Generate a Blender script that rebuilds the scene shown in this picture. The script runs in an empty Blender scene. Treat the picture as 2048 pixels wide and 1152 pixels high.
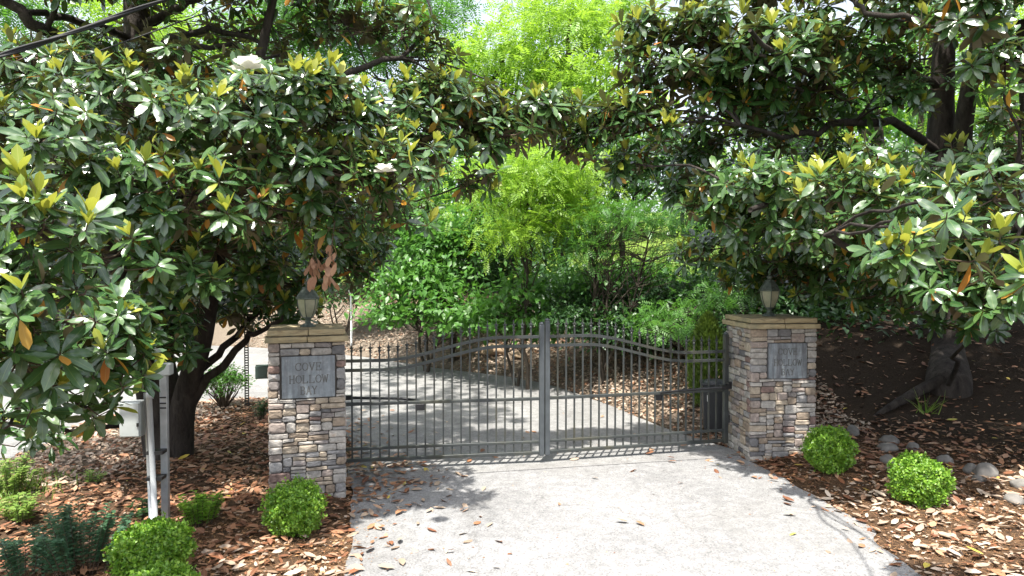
import bpy, bmesh, math, random
import numpy as np
from mathutils import Vector, Matrix, Quaternion, noise

random.seed(7)
RNG = np.random.default_rng(11)
R = math.radians
scene = bpy.context.scene
COL = scene.collection

# ---------------------------------------------------------------- camera, light, exposure
CAM_Z = 2.2
PITCH = R(-1.5)
FPX = 1365.0                                   # focal length in pixels of the 2048 wide photograph
cam_d = bpy.data.cameras.new('camera')
cam_d.sensor_width = 36.0
cam_d.lens = 36.0 * FPX / 2048.0
cam_d.clip_start = 0.05
cam_d.clip_end = 2000
cam = bpy.data.objects.new('camera', cam_d)
cam.location = (0, 0, CAM_Z)
cam.rotation_euler = (R(90) + PITCH, 0, 0)
COL.objects.link(cam)
scene.camera = cam

SUN_EL, SUN_AZ = R(71), R(197)                 # azimuth clockwise from +Y: behind the camera, a little to the left
sun_vec = Vector((math.sin(SUN_AZ) * math.cos(SUN_EL), math.cos(SUN_AZ) * math.cos(SUN_EL), math.sin(SUN_EL)))
world = bpy.data.worlds.new('World')
scene.world = world
world.use_nodes = True
wn = world.node_tree
wn.nodes.clear()
sky = wn.nodes.new('ShaderNodeTexSky')
sky.sky_type = 'NISHITA'
sky.sun_disc = False
sky.sun_elevation = SUN_EL
sky.sun_rotation = SUN_AZ
sky.air_density = 1.0
sky.dust_density = 3.0
sky.ozone_density = 1.0
bg = wn.nodes.new('ShaderNodeBackground')
bg.inputs['Strength'].default_value = 0.15
wo = wn.nodes.new('ShaderNodeOutputWorld')
hs = wn.nodes.new('ShaderNodeHueSaturation')
hs.inputs['Saturation'].default_value = 0.45          # thin white summer haze over the whole sky
wn.links.new(sky.outputs[0], hs.inputs['Color'])
wn.links.new(hs.outputs[0], bg.inputs[0])
wn.links.new(bg.outputs[0], wo.inputs[0])
sun_d = bpy.data.lights.new('sun', 'SUN')
sun_d.energy = 4.2
sun_d.angle = R(0.9)
sun_d.color = (1.0, 0.955, 0.88)
sun_o = bpy.data.objects.new('sun', sun_d)
sun_o.rotation_euler = (-sun_vec).to_track_quat('-Z', 'Y').to_euler()
sun_o.location = (0, 0, 30)
COL.objects.link(sun_o)
vs = scene.view_settings
vs.view_transform = 'Standard'
vs.look = 'None'
vs.exposure = 1.4
vs.gamma = 1.0
vs.use_curve_mapping = False
try:
    scene.cycles.max_bounces = 7
    scene.cycles.diffuse_bounces = 4
    scene.cycles.glossy_bounces = 3
    scene.cycles.transmission_bounces = 5
    scene.cycles.use_denoising = True
except Exception:
    pass

# ---------------------------------------------------------------- helpers: authoring
def ray(px, py):
    d = Vector(((px - 1024) / FPX, 1.0, -(py - 576) / FPX))
    c, s = math.cos(PITCH), math.sin(PITCH)
    return Vector((d.x, d.y * c - d.z * s, d.y * s + d.z * c))

def at(px, py, Y):
    d = ray(px, py)
    k = Y / d.y
    return Vector((d.x * k, Y, CAM_Z + d.z * k))

def tag(o, label=None, cat=None, group=None, kind=None):
    if label: o['label'] = label
    if cat: o['category'] = cat
    if group: o['group'] = group
    if kind: o['kind'] = kind
    return o

def empty(name, loc, rz=0.0, label=None, cat=None, group=None):
    o = bpy.data.objects.new(name, None)
    o.empty_display_size = 0.1
    o.location = loc
    o.rotation_euler = (0, 0, rz)
    COL.objects.link(o)
    return tag(o, label, cat, group)

def link_mesh(name, me, parent=None, loc=None):
    o = bpy.data.objects.new(name, me)
    COL.objects.link(o)
    if parent is not None: o.parent = parent
    if loc is not None: o.location = loc
    return o

class MB:
    """Collects verts and faces; build() links ONE mesh object."""
    def __init__(self):
        self.v, self.f, self.m = [], [], []
    def add(self, vs_, fs_, mi=0):
        b = len(self.v)
        self.v += [tuple(p) for p in vs_]
        self.f += [tuple(i + b for i in f) for f in fs_]
        self.m += [mi] * len(fs_)
    def box(self, c, s, rz=0.0, mi=0):
        x, y, z = s[0] / 2, s[1] / 2, s[2] / 2
        cs, sn = math.cos(rz), math.sin(rz)
        vs_ = []
        for dx, dy, dz in ((-x,-y,-z),(x,-y,-z),(x,y,-z),(-x,y,-z),(-x,-y,z),(x,-y,z),(x,y,z),(-x,y,z)):
            vs_.append((c[0] + dx*cs - dy*sn, c[1] + dx*sn + dy*cs, c[2] + dz))
        self.add(vs_, [(0,3,2,1),(4,5,6,7),(0,1,5,4),(1,2,6,5),(2,3,7,6),(3,0,4,7)], mi)
    def tube(self, pts, radii, sides=8, cap=True, mi=0):
        pts = [Vector(p) for p in pts]
        n = len(pts)
        if not hasattr(radii, '__len__'): radii = [radii] * n
        t0 = (pts[1] - pts[0]).normalized()
        up = Vector((0, 0, 1)) if abs(t0.z) < 0.9 else Vector((0, 1, 0))
        nrm = t0.cross(up).normalized()
        vs_, fs_ = [], []
        prev = t0
        for i in range(n):
            t = (pts[min(i+1, n-1)] - pts[max(i-1, 0)]).normalized()
            q = prev.rotation_difference(t)
            nrm = (q @ nrm).normalized()
            prev = t
            b = t.cross(nrm).normalized()
            for k in range(sides):
                a = 2 * math.pi * k / sides
                vs_.append(pts[i] + (nrm * math.cos(a) + b * math.sin(a)) * radii[i])
        for i in range(n - 1):
            for k in range(sides):
                k2 = (k + 1) % sides
                fs_.append((i*sides + k, (i+1)*sides + k, (i+1)*sides + k2, i*sides + k2)[::-1])
        if cap:
            fs_.append(tuple(range(sides)))
            fs_.append(tuple(range((n-1)*sides, n*sides))[::-1])
        self.add(vs_, fs_, mi)
    def lathe(self, prof, sides=12, c=(0, 0, 0), rot=0.0, mi=0):
        vs_, fs_ = [], []
        for r, z in prof:
            for k in range(sides):
                a = 2 * math.pi * k / sides + rot
                vs_.append((c[0] + r*math.cos(a), c[1] + r*math.sin(a), c[2] + z))
        for i in range(len(prof) - 1):
            for k in range(sides):
                k2 = (k + 1) % sides
                fs_.append((i*sides + k, i*sides + k2, (i+1)*sides + k2, (i+1)*sides + k))
        fs_.append(tuple(range(sides))[::-1])
        fs_.append(tuple(range((len(prof)-1)*sides, len(prof)*sides)))
        self.add(vs_, fs_, mi)
    def mesh(self, name, mats, smooth=False):
        me = bpy.data.meshes.new(name)
        me.from_pydata(self.v, [], self.f)
        for m in (mats if isinstance(mats, (list, tuple)) else [mats]):
            me.materials.append(m)
        if any(self.m): me.polygons.foreach_set('material_index', self.m)
        if smooth: me.polygons.foreach_set('use_smooth', [True] * len(self.f))
        me.update()
        return me
    def build(self, name, mats, parent=None, smooth=False, loc=None, offset=None):
        if offset is not None:
            self.v = [(p[0]-offset[0], p[1]-offset[1], p[2]-offset[2]) for p in self.v]
        return link_mesh(name, self.mesh(name, mats, smooth), parent, loc)

def bevel_mod(o, w, seg=2):
    m = o.modifiers.new('bevel', 'BEVEL')
    m.width = w; m.segments = seg; m.limit_method = 'ANGLE'; m.angle_limit = R(40)
    return o

# ---------------------------------------------------------------- helpers: materials
def new_mat(name):
    m = bpy.data.materials.new(name)
    m.use_nodes = True
    nt = m.node_tree
    nt.nodes.clear()
    out = nt.nodes.new('ShaderNodeOutputMaterial')
    p = nt.nodes.new('ShaderNodeBsdfPrincipled')
    nt.links.new(p.outputs[0], out.inputs[0])
    return m, nt, p, out

def N(nt, typ, **kw):
    n = nt.nodes.new(typ)
    for k, v in kw.items(): setattr(n, k, v)
    return n

def ramp(nt, fac, cols, interp='LINEAR'):
    r = nt.nodes.new('ShaderNodeValToRGB')
    r.color_ramp.interpolation = interp
    els = r.color_ramp.elements
    while len(els) < len(cols): els.new(0.5)
    for i, c in enumerate(cols):
        if len(c) == 2: pos, c = c
        else: pos = i / max(1, len(cols) - 1)
        els[i].position = pos
        els[i].color = (*c, 1)
    nt.links.new(fac, r.inputs[0])
    return r.outputs[0]

def noise_tex(nt, vec, scale, detail=4, rough=0.55, dist=0.0):
    t = N(nt, 'ShaderNodeTexNoise')
    t.inputs['Scale'].default_value = scale
    t.inputs['Detail'].default_value = detail
    t.inputs['Roughness'].default_value = rough
    t.inputs['Distortion'].default_value = dist
    if vec is not None: nt.links.new(vec, t.inputs['Vector'])
    return t.outputs[0]

def mixc(nt, fac, a, b, blend='MIX'):
    m = N(nt, 'ShaderNodeMix', data_type='RGBA', blend_type=blend)
    for s, v in ((m.inputs[0], fac), (m.inputs[6], a), (m.inputs[7], b)):
        if isinstance(v, (int, float)): s.default_value = v
        elif isinstance(v, (tuple, list)): s.default_value = (*v, 1)
        else: nt.links.new(v, s)
    return m.outputs[2]

def math_n(nt, op, a, b=None, clamp=False):
    m = N(nt, 'ShaderNodeMath', operation=op, use_clamp=clamp)
    for s, v in ((m.inputs[0], a), (m.inputs[1], b)):
        if v is None: continue
        if isinstance(v, (int, float)): s.default_value = v
        else: nt.links.new(v, s)
    return m.outputs[0]

def bump(nt, p, height, strength=0.4, dist=0.01):
    b = N(nt, 'ShaderNodeBump')
    b.inputs['Strength'].default_value = strength
    b.inputs['Distance'].default_value = dist
    nt.links.new(height, b.inputs['Height'])
    nt.links.new(b.outputs[0], p.inputs['Normal'])

def coords(nt, kind='Object'):
    return N(nt, 'ShaderNodeTexCoord').outputs[kind]

def position(nt):
    return N(nt, 'ShaderNodeNewGeometry').outputs['Position']

def simple_mat(name, col, rough=0.6, metal=0.0, var=0.25, scale=12.0, spec=0.5, bump_s=0.15, world_space=False):
    m, nt, p, out = new_mat(name)
    vec = position(nt) if world_space else coords(nt)
    n = noise_tex(nt, vec, scale, 5)
    dark = tuple(c * (1 - var) for c in col)
    lite = tuple(min(1, c * (1 + var)) for c in col)
    nt.links.new(ramp(nt, n, [(0.3, dark), (0.7, lite)]), p.inputs['Base Color'])
    p.inputs['Roughness'].default_value = rough
    p.inputs['Metallic'].default_value = metal
    p.inputs['Specular IOR Level'].default_value = spec
    if bump_s: bump(nt, p, noise_tex(nt, vec, scale * 4, 4), bump_s, 0.01)
    return m

def leaf_mat(name, cols, rough=0.5, transl=0.3, back=None, rib=None, spec=0.5, tcol=None, wavy=False):
    m, nt, p, out = new_mat(name)
    a = N(nt, 'ShaderNodeAttribute', attribute_name='rnd')
    oi = N(nt, 'ShaderNodeObjectInfo')
    f = math_n(nt, 'FRACT', math_n(nt, 'ADD', a.outputs['Fac'], oi.outputs['Random']))
    col = ramp(nt, f, cols)
    if rib is not None:
        uv = N(nt, 'ShaderNodeUVMap')
        sx = N(nt, 'ShaderNodeSeparateXYZ')
        nt.links.new(uv.outputs[0], sx.inputs[0])
        d = math_n(nt, 'ABSOLUTE', math_n(nt, 'SUBTRACT', sx.outputs[1], 0.5))
        k = math_n(nt, 'LESS_THAN', d, 0.03)
        col = mixc(nt, math_n(nt, 'MULTIPLY', k, 0.6), col, rib)
    if wavy:
        bump(nt, p, noise_tex(nt, position(nt), 15, 1, 0.4), 0.32, 0.03)
    if back is not None:
        g = N(nt, 'ShaderNodeNewGeometry')
        col = mixc(nt, g.outputs['Backfacing'], col, back)
        rr = N(nt, 'ShaderNodeMapRange')
        nt.links.new(g.outputs['Backfacing'], rr.inputs[0])
        rr.inputs[3].default_value = rough
        rr.inputs[4].default_value = 0.8
        nt.links.new(rr.outputs[0], p.inputs['Roughness'])
    else:
        p.inputs['Roughness'].default_value = rough
    nt.links.new(col, p.inputs['Base Color'])
    p.inputs['Specular IOR Level'].default_value = spec
    if transl > 0:
        t = N(nt, 'ShaderNodeBsdfTranslucent')
        if tcol is not None: t.inputs[0].default_value = (*tcol, 1)
        else: nt.links.new(mixc(nt, 0.4, col, (0.35, 0.55, 0.05), 'MIX'), t.inputs[0])
        mx = N(nt, 'ShaderNodeMixShader')
        mx.inputs[0].default_value = transl
        nt.links.new(p.outputs[0], mx.inputs[1])
        nt.links.new(t.outputs[0], mx.inputs[2])
        nt.links.new(mx.outputs[0], out.inputs[0])
    return m

# ---------------------------------------------------------------- materials
M = {}
M['mag'] = leaf_mat('magnolia_leaf', [(0.022,0.064,0.020),(0.040,0.100,0.027),(0.068,0.132,0.034),(0.030,0.080,0.025)], 0.27, 0.10, back=(0.11,0.085,0.04), rib=(0.12,0.18,0.045), spec=0.85, wavy=True)
M['mag_new'] = leaf_mat('magnolia_new_leaf', [(0.24,0.30,0.035),(0.36,0.36,0.05),(0.20,0.30,0.05)], 0.38, 0.35, rib=(0.4,0.42,0.12), tcol=(0.40,0.42,0.05))
M['mag_old'] = leaf_mat('magnolia_old_leaf', [(0.50,0.24,0.02),(0.42,0.14,0.03),(0.50,0.34,0.05)], 0.45, 0.25, rib=(0.5,0.35,0.1), tcol=(0.5,0.25,0.02))
M['mag_dead'] = leaf_mat('magnolia_dead_leaf', [(0.30,0.15,0.085),(0.42,0.25,0.16),(0.36,0.20,0.11)], 0.6, 0.12, tcol=(0.4,0.2,0.1))
M['petal'] = leaf_mat('magnolia_petal', [(0.80,0.79,0.72),(0.84,0.83,0.78)], 0.5, 0.25, tcol=(0.8,0.8,0.7))
M['litter'] = leaf_mat('dry_leaf', [(0.10,0.042,0.024),(0.22,0.088,0.042),(0.15,0.065,0.035),(0.34,0.175,0.095),(0.27,0.12,0.06),(0.44,0.28,0.18),(0.19,0.08,0.045)], 0.55, 0.06, rib=(0.36,0.22,0.13), spec=0.35, tcol=(0.4,0.2,0.1))
M['litter_pale'] = leaf_mat('pale_dry_leaf', [(0.25,0.18,0.13),(0.38,0.30,0.225),(0.32,0.235,0.17),(0.48,0.40,0.32),(0.22,0.14,0.09)], 0.7, 0.05, spec=0.25, tcol=(0.4,0.3,0.2))
M['litter_yellow'] = leaf_mat('yellow_fallen_leaf', [(0.50,0.36,0.05),(0.42,0.38,0.08)], 0.5, 0.1, rib=(0.5,0.45,0.2), tcol=(0.5,0.4,0.05))
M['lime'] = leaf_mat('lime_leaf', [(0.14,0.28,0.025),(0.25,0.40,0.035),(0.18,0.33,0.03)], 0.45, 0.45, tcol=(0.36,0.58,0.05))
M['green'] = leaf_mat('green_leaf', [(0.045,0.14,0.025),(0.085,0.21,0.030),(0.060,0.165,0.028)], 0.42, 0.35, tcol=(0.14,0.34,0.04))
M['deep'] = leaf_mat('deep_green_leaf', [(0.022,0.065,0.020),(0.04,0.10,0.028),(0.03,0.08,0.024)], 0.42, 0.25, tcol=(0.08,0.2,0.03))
M['bluegreen'] = leaf_mat('bluish_green_leaf', [(0.035,0.095,0.050),(0.06,0.14,0.07),(0.085,0.175,0.085)], 0.45, 0.2, tcol=(0.08,0.2,0.06))
M['box'] = leaf_mat('boxwood_leaf', [(0.06,0.16,0.015),(0.16,0.32,0.03),(0.26,0.42,0.045),(0.10,0.22,0.022)], 0.4, 0.3, tcol=(0.22,0.45,0.04))
M['conifer'] = leaf_mat('conifer_spray', [(0.08,0.15,0.02),(0.14,0.21,0.03)], 0.5, 0.25, tcol=(0.2,0.3,0.04))
M['grass'] = leaf_mat('grass_blade', [(0.10,0.20,0.03),(0.18,0.28,0.05),(0.26,0.30,0.09)], 0.5, 0.35, tcol=(0.25,0.4,0.05))
M['straw'] = leaf_mat('pine_straw', [(0.26,0.13,0.055),(0.36,0.20,0.09),(0.20,0.095,0.045)], 0.6, 0.0)

def bark_mat(name, a, b, scale=9):
    m, nt, p, out = new_mat(name)
    mp = N(nt, 'ShaderNodeMapping')
    mp.inputs['Scale'].default_value = (1, 1, 0.35)
    nt.links.new(position(nt), mp.inputs[0])
    n = noise_tex(nt, mp.outputs[0], scale, 8, 0.65, 0.4)
    nt.links.new(ramp(nt, n, [(0.32, a), (0.68, b)]), p.inputs['Base Color'])
    p.inputs['Roughness'].default_value = 0.85
    p.inputs['Specular IOR Level'].default_value = 0.2
    bump(nt, p, noise_tex(nt, mp.outputs[0], scale * 2, 8, 0.72, 0.8), 1.0, 0.04)
    return m
M['bark'] = bark_mat('magnolia_bark', (0.020,0.016,0.014), (0.075,0.063,0.054))
M['bark2'] = bark_mat('woodland_bark', (0.03,0.024,0.018), (0.11,0.09,0.07))
M['twig'] = simple_mat('twig', (0.085,0.062,0.045), 0.85, scale=30, spec=0.2)

STONE_COLS = [(0.38,0.36,0.335),(0.29,0.285,0.285),(0.165,0.163,0.168),(0.40,0.34,0.27),(0.31,0.25,0.195),(0.235,0.165,0.145),(0.46,0.43,0.395),(0.26,0.235,0.225),(0.34,0.285,0.255)]
def stone_mat(i, c):
    m, nt, p, out = new_mat('ledge_stone')
    oi = N(nt, 'ShaderNodeObjectInfo')
    off = N(nt, 'ShaderNodeVectorMath', operation='ADD')
    nt.links.new(coords(nt), off.inputs[0])
    nt.links.new(oi.outputs['Random'], off.inputs[1])
    n = noise_tex(nt, off.outputs[0], 9, 7, 0.62, 0.6)
    n2 = noise_tex(nt, off.outputs[0], 38, 6, 0.7)
    d = tuple(x * 0.62 for x in c)
    l = tuple(min(0.7, x * 1.22) for x in c)
    rust = (c[0]*1.05, c[1]*0.82, c[2]*0.6)
    col = ramp(nt, n, [(0.28, d), (0.5, c), (0.62, l), (0.8, rust)])
    col = mixc(nt, 0.35, col, ramp(nt, n2, [(0.35, (0.12,0.115,0.11)), (0.65, (0.55,0.53,0.5))]), 'OVERLAY')
    nt.links.new(col, p.inputs['Base Color'])
    p.inputs['Roughness'].default_value = 0.85
    p.inputs['Specular IOR Level'].default_value = 0.25
    h = math_n(nt, 'ADD', n, math_n(nt, 'MULTIPLY', n2, 0.5))
    bump(nt, p, h, 0.7, 0.012)
    return m
STONES = [stone_mat(i, c) for i, c in enumerate(STONE_COLS)]

def cap_mat():
    m, nt, p, out = new_mat('sandstone_cap')
    v = coords(nt)
    mp = N(nt, 'ShaderNodeMapping')
    mp.inputs['Scale'].default_value = (1, 1, 4)
    nt.links.new(v, mp.inputs[0])
    n = noise_tex(nt, mp.outputs[0], 5, 7, 0.6, 1.2)
    n2 = noise_tex(nt, v, 24, 6, 0.7)
    col = ramp(nt, n, [(0.3, (0.20,0.16,0.10)), (0.5, (0.36,0.29,0.17)), (0.72, (0.46,0.39,0.25))])
    col = mixc(nt, ramp(nt, noise_tex(nt, v, 4, 5), [(0.5, (0,0,0)), (0.7, (0.6,0.6,0.6))]), col, (0.17,0.17,0.12))
    nt.links.new(col, p.inputs['Base Color'])
    p.inputs['Roughness'].default_value = 0.85
    bump(nt, p, math_n(nt, 'ADD', n, n2), 0.5, 0.012)
    return m
M['cap'] = cap_mat()
M['mortar'] = simple_mat('mortar', (0.10,0.09,0.08), 0.95, scale=20)

def plaque_mat(name, dark):
    m, nt, p, out = new_mat(name)
    v = coords(nt)
    mp = N(nt, 'ShaderNodeMapping')
    mp.inputs['Scale'].default_value = (1.0, 1.0, 0.10)
    nt.links.new(v, mp.inputs[0])
    streak = noise_tex(nt, mp.outputs[0], 26, 6, 0.6)
    blot = noise_tex(nt, v, 16, 6, 0.7)
    col = ramp(nt, blot, [(0.3, (0.17,0.20,0.225)), (0.55, (0.235,0.265,0.29)), (0.75, (0.37,0.395,0.41))])
    col = mixc(nt, ramp(nt, streak, [(0.42, (0,0,0)), (0.62, (dark,)*3)]), col, (0.085,0.085,0.095))
    nt.links.new(col, p.inputs['Base Color'])
    p.inputs['Roughness'].default_value = 0.6
    bump(nt, p, blot, 0.2, 0.004)
    return m
M['plaque'] = plaque_mat('slate_plaque', 0.45)
M['plaque_dark'] = plaque_mat('stained_slate_plaque', 0.8)
M['letter'] = simple_mat('engraved_letter', (0.105,0.105,0.10), 0.8, scale=30)

M['gate'] = simple_mat('weathered_gate_paint', (0.07,0.078,0.078), 0.42, 0.35, 0.3, 6.0, bump_s=0.08, world_space=True)
def gate_mat(name, col):
    m, nt, p, out = new_mat(name)
    v = position(nt)
    n = noise_tex(nt, v, 7, 6, 0.65)
    n2 = noise_tex(nt, v, 40, 5, 0.7)
    c = ramp(nt, n, [(0.3, tuple(x*0.75 for x in col)), (0.7, tuple(x*1.25 for x in col))])
    c = mixc(nt, ramp(nt, noise_tex(nt, v, 2.6, 6, 0.7), [(0.48, (0,0,0)), (0.68, (0.7,0.7,0.7))]), c, (0.075,0.070,0.042))
    c = mixc(nt, ramp(nt, n2, [(0.62, (0,0,0)), (0.74, (0.6,0.6,0.6))]), c, (0.10,0.055,0.03))
    nt.links.new(c, p.inputs['Base Color'])
    p.inputs['Roughness'].default_value = 0.5
    p.inputs['Metallic'].default_value = 0.25
    bump(nt, p, n2, 0.25, 0.004)
    return m
M['gate'] = gate_mat('weathered_gate_paint', (0.046,0.052,0.052))
M['gate_pale'] = simple_mat('chalky_gate_paint', (0.075,0.085,0.092), 0.5, 0.25, 0.2, 8.0, bump_s=0.08, world_space=True)
M['black_metal'] = simple_mat('black_metal', (0.03,0.03,0.032), 0.45, 0.5, 0.3, 15)
M['bronze'] = simple_mat('verdigris_bronze', (0.11,0.135,0.12), 0.55, 0.35, 0.45, 30)
M['galv'] = simple_mat('galvanised_steel', (0.38,0.40,0.42), 0.45, 0.55, 0.2, 9)
M['pvc'] = simple_mat('grey_conduit', (0.40,0.42,0.43), 0.45, 0.0, 0.12, 6)
M['boxgrey'] = simple_mat('grey_enclosure_paint', (0.42,0.45,0.44), 0.5, 0.0, 0.1, 5)
M['greenbox'] = simple_mat('green_box_paint', (0.045,0.075,0.06), 0.5, 0.0, 0.15, 8)
M['rustpost'] = simple_mat('dark_steel_post', (0.075,0.075,0.07), 0.6, 0.5, 0.3, 14)
M['bin'] = simple_mat('black_bin_plastic', (0.035,0.038,0.042), 0.45, 0.0, 0.15, 8)
M['white'] = simple_mat('white_paint', (0.72,0.72,0.70), 0.5, 0.0, 0.08, 8)
M['cable'] = simple_mat('cable_jacket', (0.010,0.010,0.011), 0.7, 0.0, 0.2, 20)
M['river'] = simple_mat('river_rock', (0.165,0.155,0.14), 0.8, 0.0, 0.4, 7, bump_s=0.5)
M['ledge'] = simple_mat('bank_rock', (0.24,0.17,0.11), 0.9, 0.0, 0.4, 5, bump_s=0.6)
def glass_mat():
    m, nt, p, out = new_mat('old_lantern_glass')
    n = noise_tex(nt, coords(nt), 14, 5)
    nt.links.new(ramp(nt, n, [(0.3, (0.34,0.36,0.25)), (0.7, (0.55,0.54,0.40))]), p.inputs['Base Color'])
    p.inputs['Roughness'].default_value = 0.3
    p.inputs['Transmission Weight'].default_value = 0.3
    p.inputs['IOR'].default_value = 1.3
    return m
M['glass'] = glass_mat()

def pave_mat(name, lo, hi, spk):
    m, nt, p, out = new_mat(name)
    v = position(nt)
    big = noise_tex(nt, v, 0.9, 5, 0.6, 0.3)
    mid = noise_tex(nt, v, 9, 5, 0.65)
    fine = noise_tex(nt, v, 95, 3, 0.7)
    vor = N(nt, 'ShaderNodeTexVoronoi')
    vor.inputs['Scale'].default_value = 85
    nt.links.new(v, vor.inputs[0])
    bw = N(nt, 'ShaderNodeRGBToBW')
    nt.links.new(vor.outputs['Color'], bw.inputs[0])
    col = ramp(nt, big, [(0.3, lo), (0.68, hi)])
    col = mixc(nt, 0.30, col, ramp(nt, mid, [(0.35, (0.25,)*3), (0.65, (0.75,)*3)]), 'OVERLAY')
    col = mixc(nt, spk, col, ramp(nt, bw.outputs[0], [(0.12, (0.02,)*3), (0.32, (0.42,)*3), (0.7, (0.62,)*3), (0.95, (0.95,0.93,0.9))]), 'OVERLAY')
    col = mixc(nt, ramp(nt, fine, [(0.60, (0,0,0)), (0.72, (0.5,0.5,0.5))]), col, (0.07,0.07,0.072))
    stain = noise_tex(nt, v, 0.55, 6, 0.62, 1.4)
    col = mixc(nt, ramp(nt, stain, [(0.48, (0,0,0)), (0.66, (0.30,0.30,0.30))]), col, (0.15,0.145,0.135))
    ck = N(nt, 'ShaderNodeTexVoronoi', feature='DISTANCE_TO_EDGE')
    ck.inputs['Scale'].default_value = 0.42
    wv = N(nt, 'ShaderNodeVectorMath', operation='ADD')
    nz = N(nt, 'ShaderNodeTexNoise'); nz.inputs['Scale'].default_value = 2.2; nz.inputs['Detail'].default_value = 6
    nt.links.new(v, nz.inputs[0]); nt.links.new(v, wv.inputs[0]); nt.links.new(nz.outputs['Color'], wv.inputs[1])
    nt.links.new(wv.outputs[0], ck.inputs[0])
    col = mixc(nt, ramp(nt, ck.outputs[0], [(0.0, (0.45,0.45,0.45)), (0.006, (0,0,0))]), col, (0.09,0.085,0.08))
    nt.links.new(col, p.inputs['Base Color'])
    p.inputs['Roughness'].default_value = 0.9
    p.inputs['Specular IOR Level'].default_value = 0.2
    bump(nt, p, math_n(nt, 'ADD', vor.outputs['Distance'], math_n(nt, 'MULTIPLY', fine, 0.5)), 0.5, 0.006)
    return m
M['drive'] = pave_mat('pale_chipseal', (0.185,0.185,0.185), (0.245,0.245,0.244), 0.34)
M['lane'] = pave_mat('grey_concrete', (0.18,0.178,0.175), (0.25,0.248,0.242), 0.3)

def ground_mat():
    m, nt, p, out = new_mat('leafy_soil')
    v = position(nt)
    a = N(nt, 'ShaderNodeAttribute', attribute_name='grass')
    s = N(nt, 'ShaderNodeAttribute', attribute_name='sand')
    n = noise_tex(nt, v, 3.5, 8, 0.7)
    n2 = noise_tex(nt, v, 40, 6, 0.75)
    soil = ramp(nt, n, [(0.3, (0.042,0.029,0.020)), (0.5, (0.085,0.055,0.035)), (0.7, (0.15,0.095,0.058))])
    soil = mixc(nt, 0.5, soil, ramp(nt, n2, [(0.3, (0.1,0.1,0.1)), (0.7, (0.8,0.75,0.7))]), 'OVERLAY')
    sand = ramp(nt, n2, [(0.3, (0.13,0.105,0.082)), (0.7, (0.25,0.21,0.165))])
    grass = ramp(nt, n2, [(0.3, (0.08,0.14,0.025)), (0.7, (0.20,0.28,0.05))])
    hu = N(nt, 'ShaderNodeAttribute', attribute_name='shade_tone')
    soil = mixc(nt, hu.outputs['Fac'], soil, ramp(nt, n2, [(0.3, (0.019,0.014,0.010)), (0.7, (0.050,0.036,0.025))]))  # near-black soil tone: deep shade put into the ground colour
    col = mixc(nt, s.outputs['Fac'], soil, sand)
    col = mixc(nt, a.outputs['Fac'], col, grass)
    nt.links.new(col, p.inputs['Base Color'])
    p.inputs['Roughness'].default_value = 0.95
    p.inputs['Specular IOR Level'].default_value = 0.1
    bump(nt, p, math_n(nt, 'ADD', n, n2), 0.8, 0.03)
    return m
M['ground'] = ground_mat()

# ---------------------------------------------------------------- terrain and paving
RIGHT_EDGE = [(3.1,-14),(2.95,0),(2.93,4.9),(3.05,5.77),(2.88,7),(2.72,7.8),(2.68,8.3),(2.1,9.4),(1.4,11.5),(0.26,13.6),(-1.7,15.2),(-4.1,17.4),(-8,19.5),(-16,21.5),(-45,24)]
LEFT_ROAD = [(-45,14),(-20,13),(-13.5,11),(-11.5,7),(-11,0),(-11,-14)]
ISLAND = [(-7.2,-14),(-7.0,0),(-6.3,4),(-5.9,6.5),(-5.85,8.4),(-6.1,9.7),(-5.4,11.0),(-4.2,11.6),(-2.9,10.4),(-2.05,8.6),(-1.75,7.2),(-1.52,6.39),(-1.2,4.9),(-1.0,3),(-0.8,0),(-0.8,-14)]

def smooth_poly(pts, n=4):
    out = []
    P_ = [Vector(p) for p in pts]
    for i in range(len(P_) - 1):
        p0, p1, p2, p3 = P_[max(i-1,0)], P_[i], P_[i+1], P_[min(i+2, len(P_)-1)]
        for k in range(n):
            t = k / n
            q = 0.5 * ((2*p1) + (p2-p0)*t + (2*p0-5*p1+4*p2-p3)*t*t + (-p0+3*p1-3*p2+p3)*t**3)
            out.append((q.x, q.y))
    out.append(tuple(P_[-1]))
    return out

def jag(pts, amp, seed):
    out = []
    for i, (x, y) in enumerate(pts):
        out.append((x + amp * noise.noise(Vector((x*2.3, y*2.3, seed))), y + amp * noise.noise(Vector((x*2.3, y*2.3, seed + 9)))))
    return out

RE = jag(smooth_poly(RIGHT_EDGE, 8), 0.06, 1.0)
IS = jag(smooth_poly(ISLAND, 8), 0.05, 4.0)
LR = smooth_poly(LEFT_ROAD, 3)
PAVE = RE + LR + IS

def in_poly(x, y, poly):
    x = np.asarray(x, float); y = np.asarray(y, float)
    c = np.zeros(x.shape, bool)
    n = len(poly)
    j = n - 1
    for i in range(n):
        xi, yi = poly[i]; xj, yj = poly[j]
        k = ((yi > y) != (yj > y))
        with np.errstate(divide='ignore', invalid='ignore'):
            c ^= k & (x < (xj - xi) * (y - yi) / (yj - yi + 1e-12) + xi)
        j = i
    return c

def dist_line(x, y, line):
    x = np.asarray(x, float); y = np.asarray(y, float)
    d = np.full(x.shape, 1e9)
    for (x0, y0), (x1, y1) in zip(line[:-1], line[1:]):
        dx, dy = x1 - x0, y1 - y0
        t = np.clip(((x-x0)*dx + (y-y0)*dy) / (dx*dx + dy*dy + 1e-12), 0, 1)
        d = np.minimum(d, np.hypot(x - x0 - t*dx, y - y0 - t*dy))
    return d

def sstep(a, b, v):
    t = np.clip((np.asarray(v, float) - a) / (b - a), 0, 1)
    return t * t * (3 - 2 * t)

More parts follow.
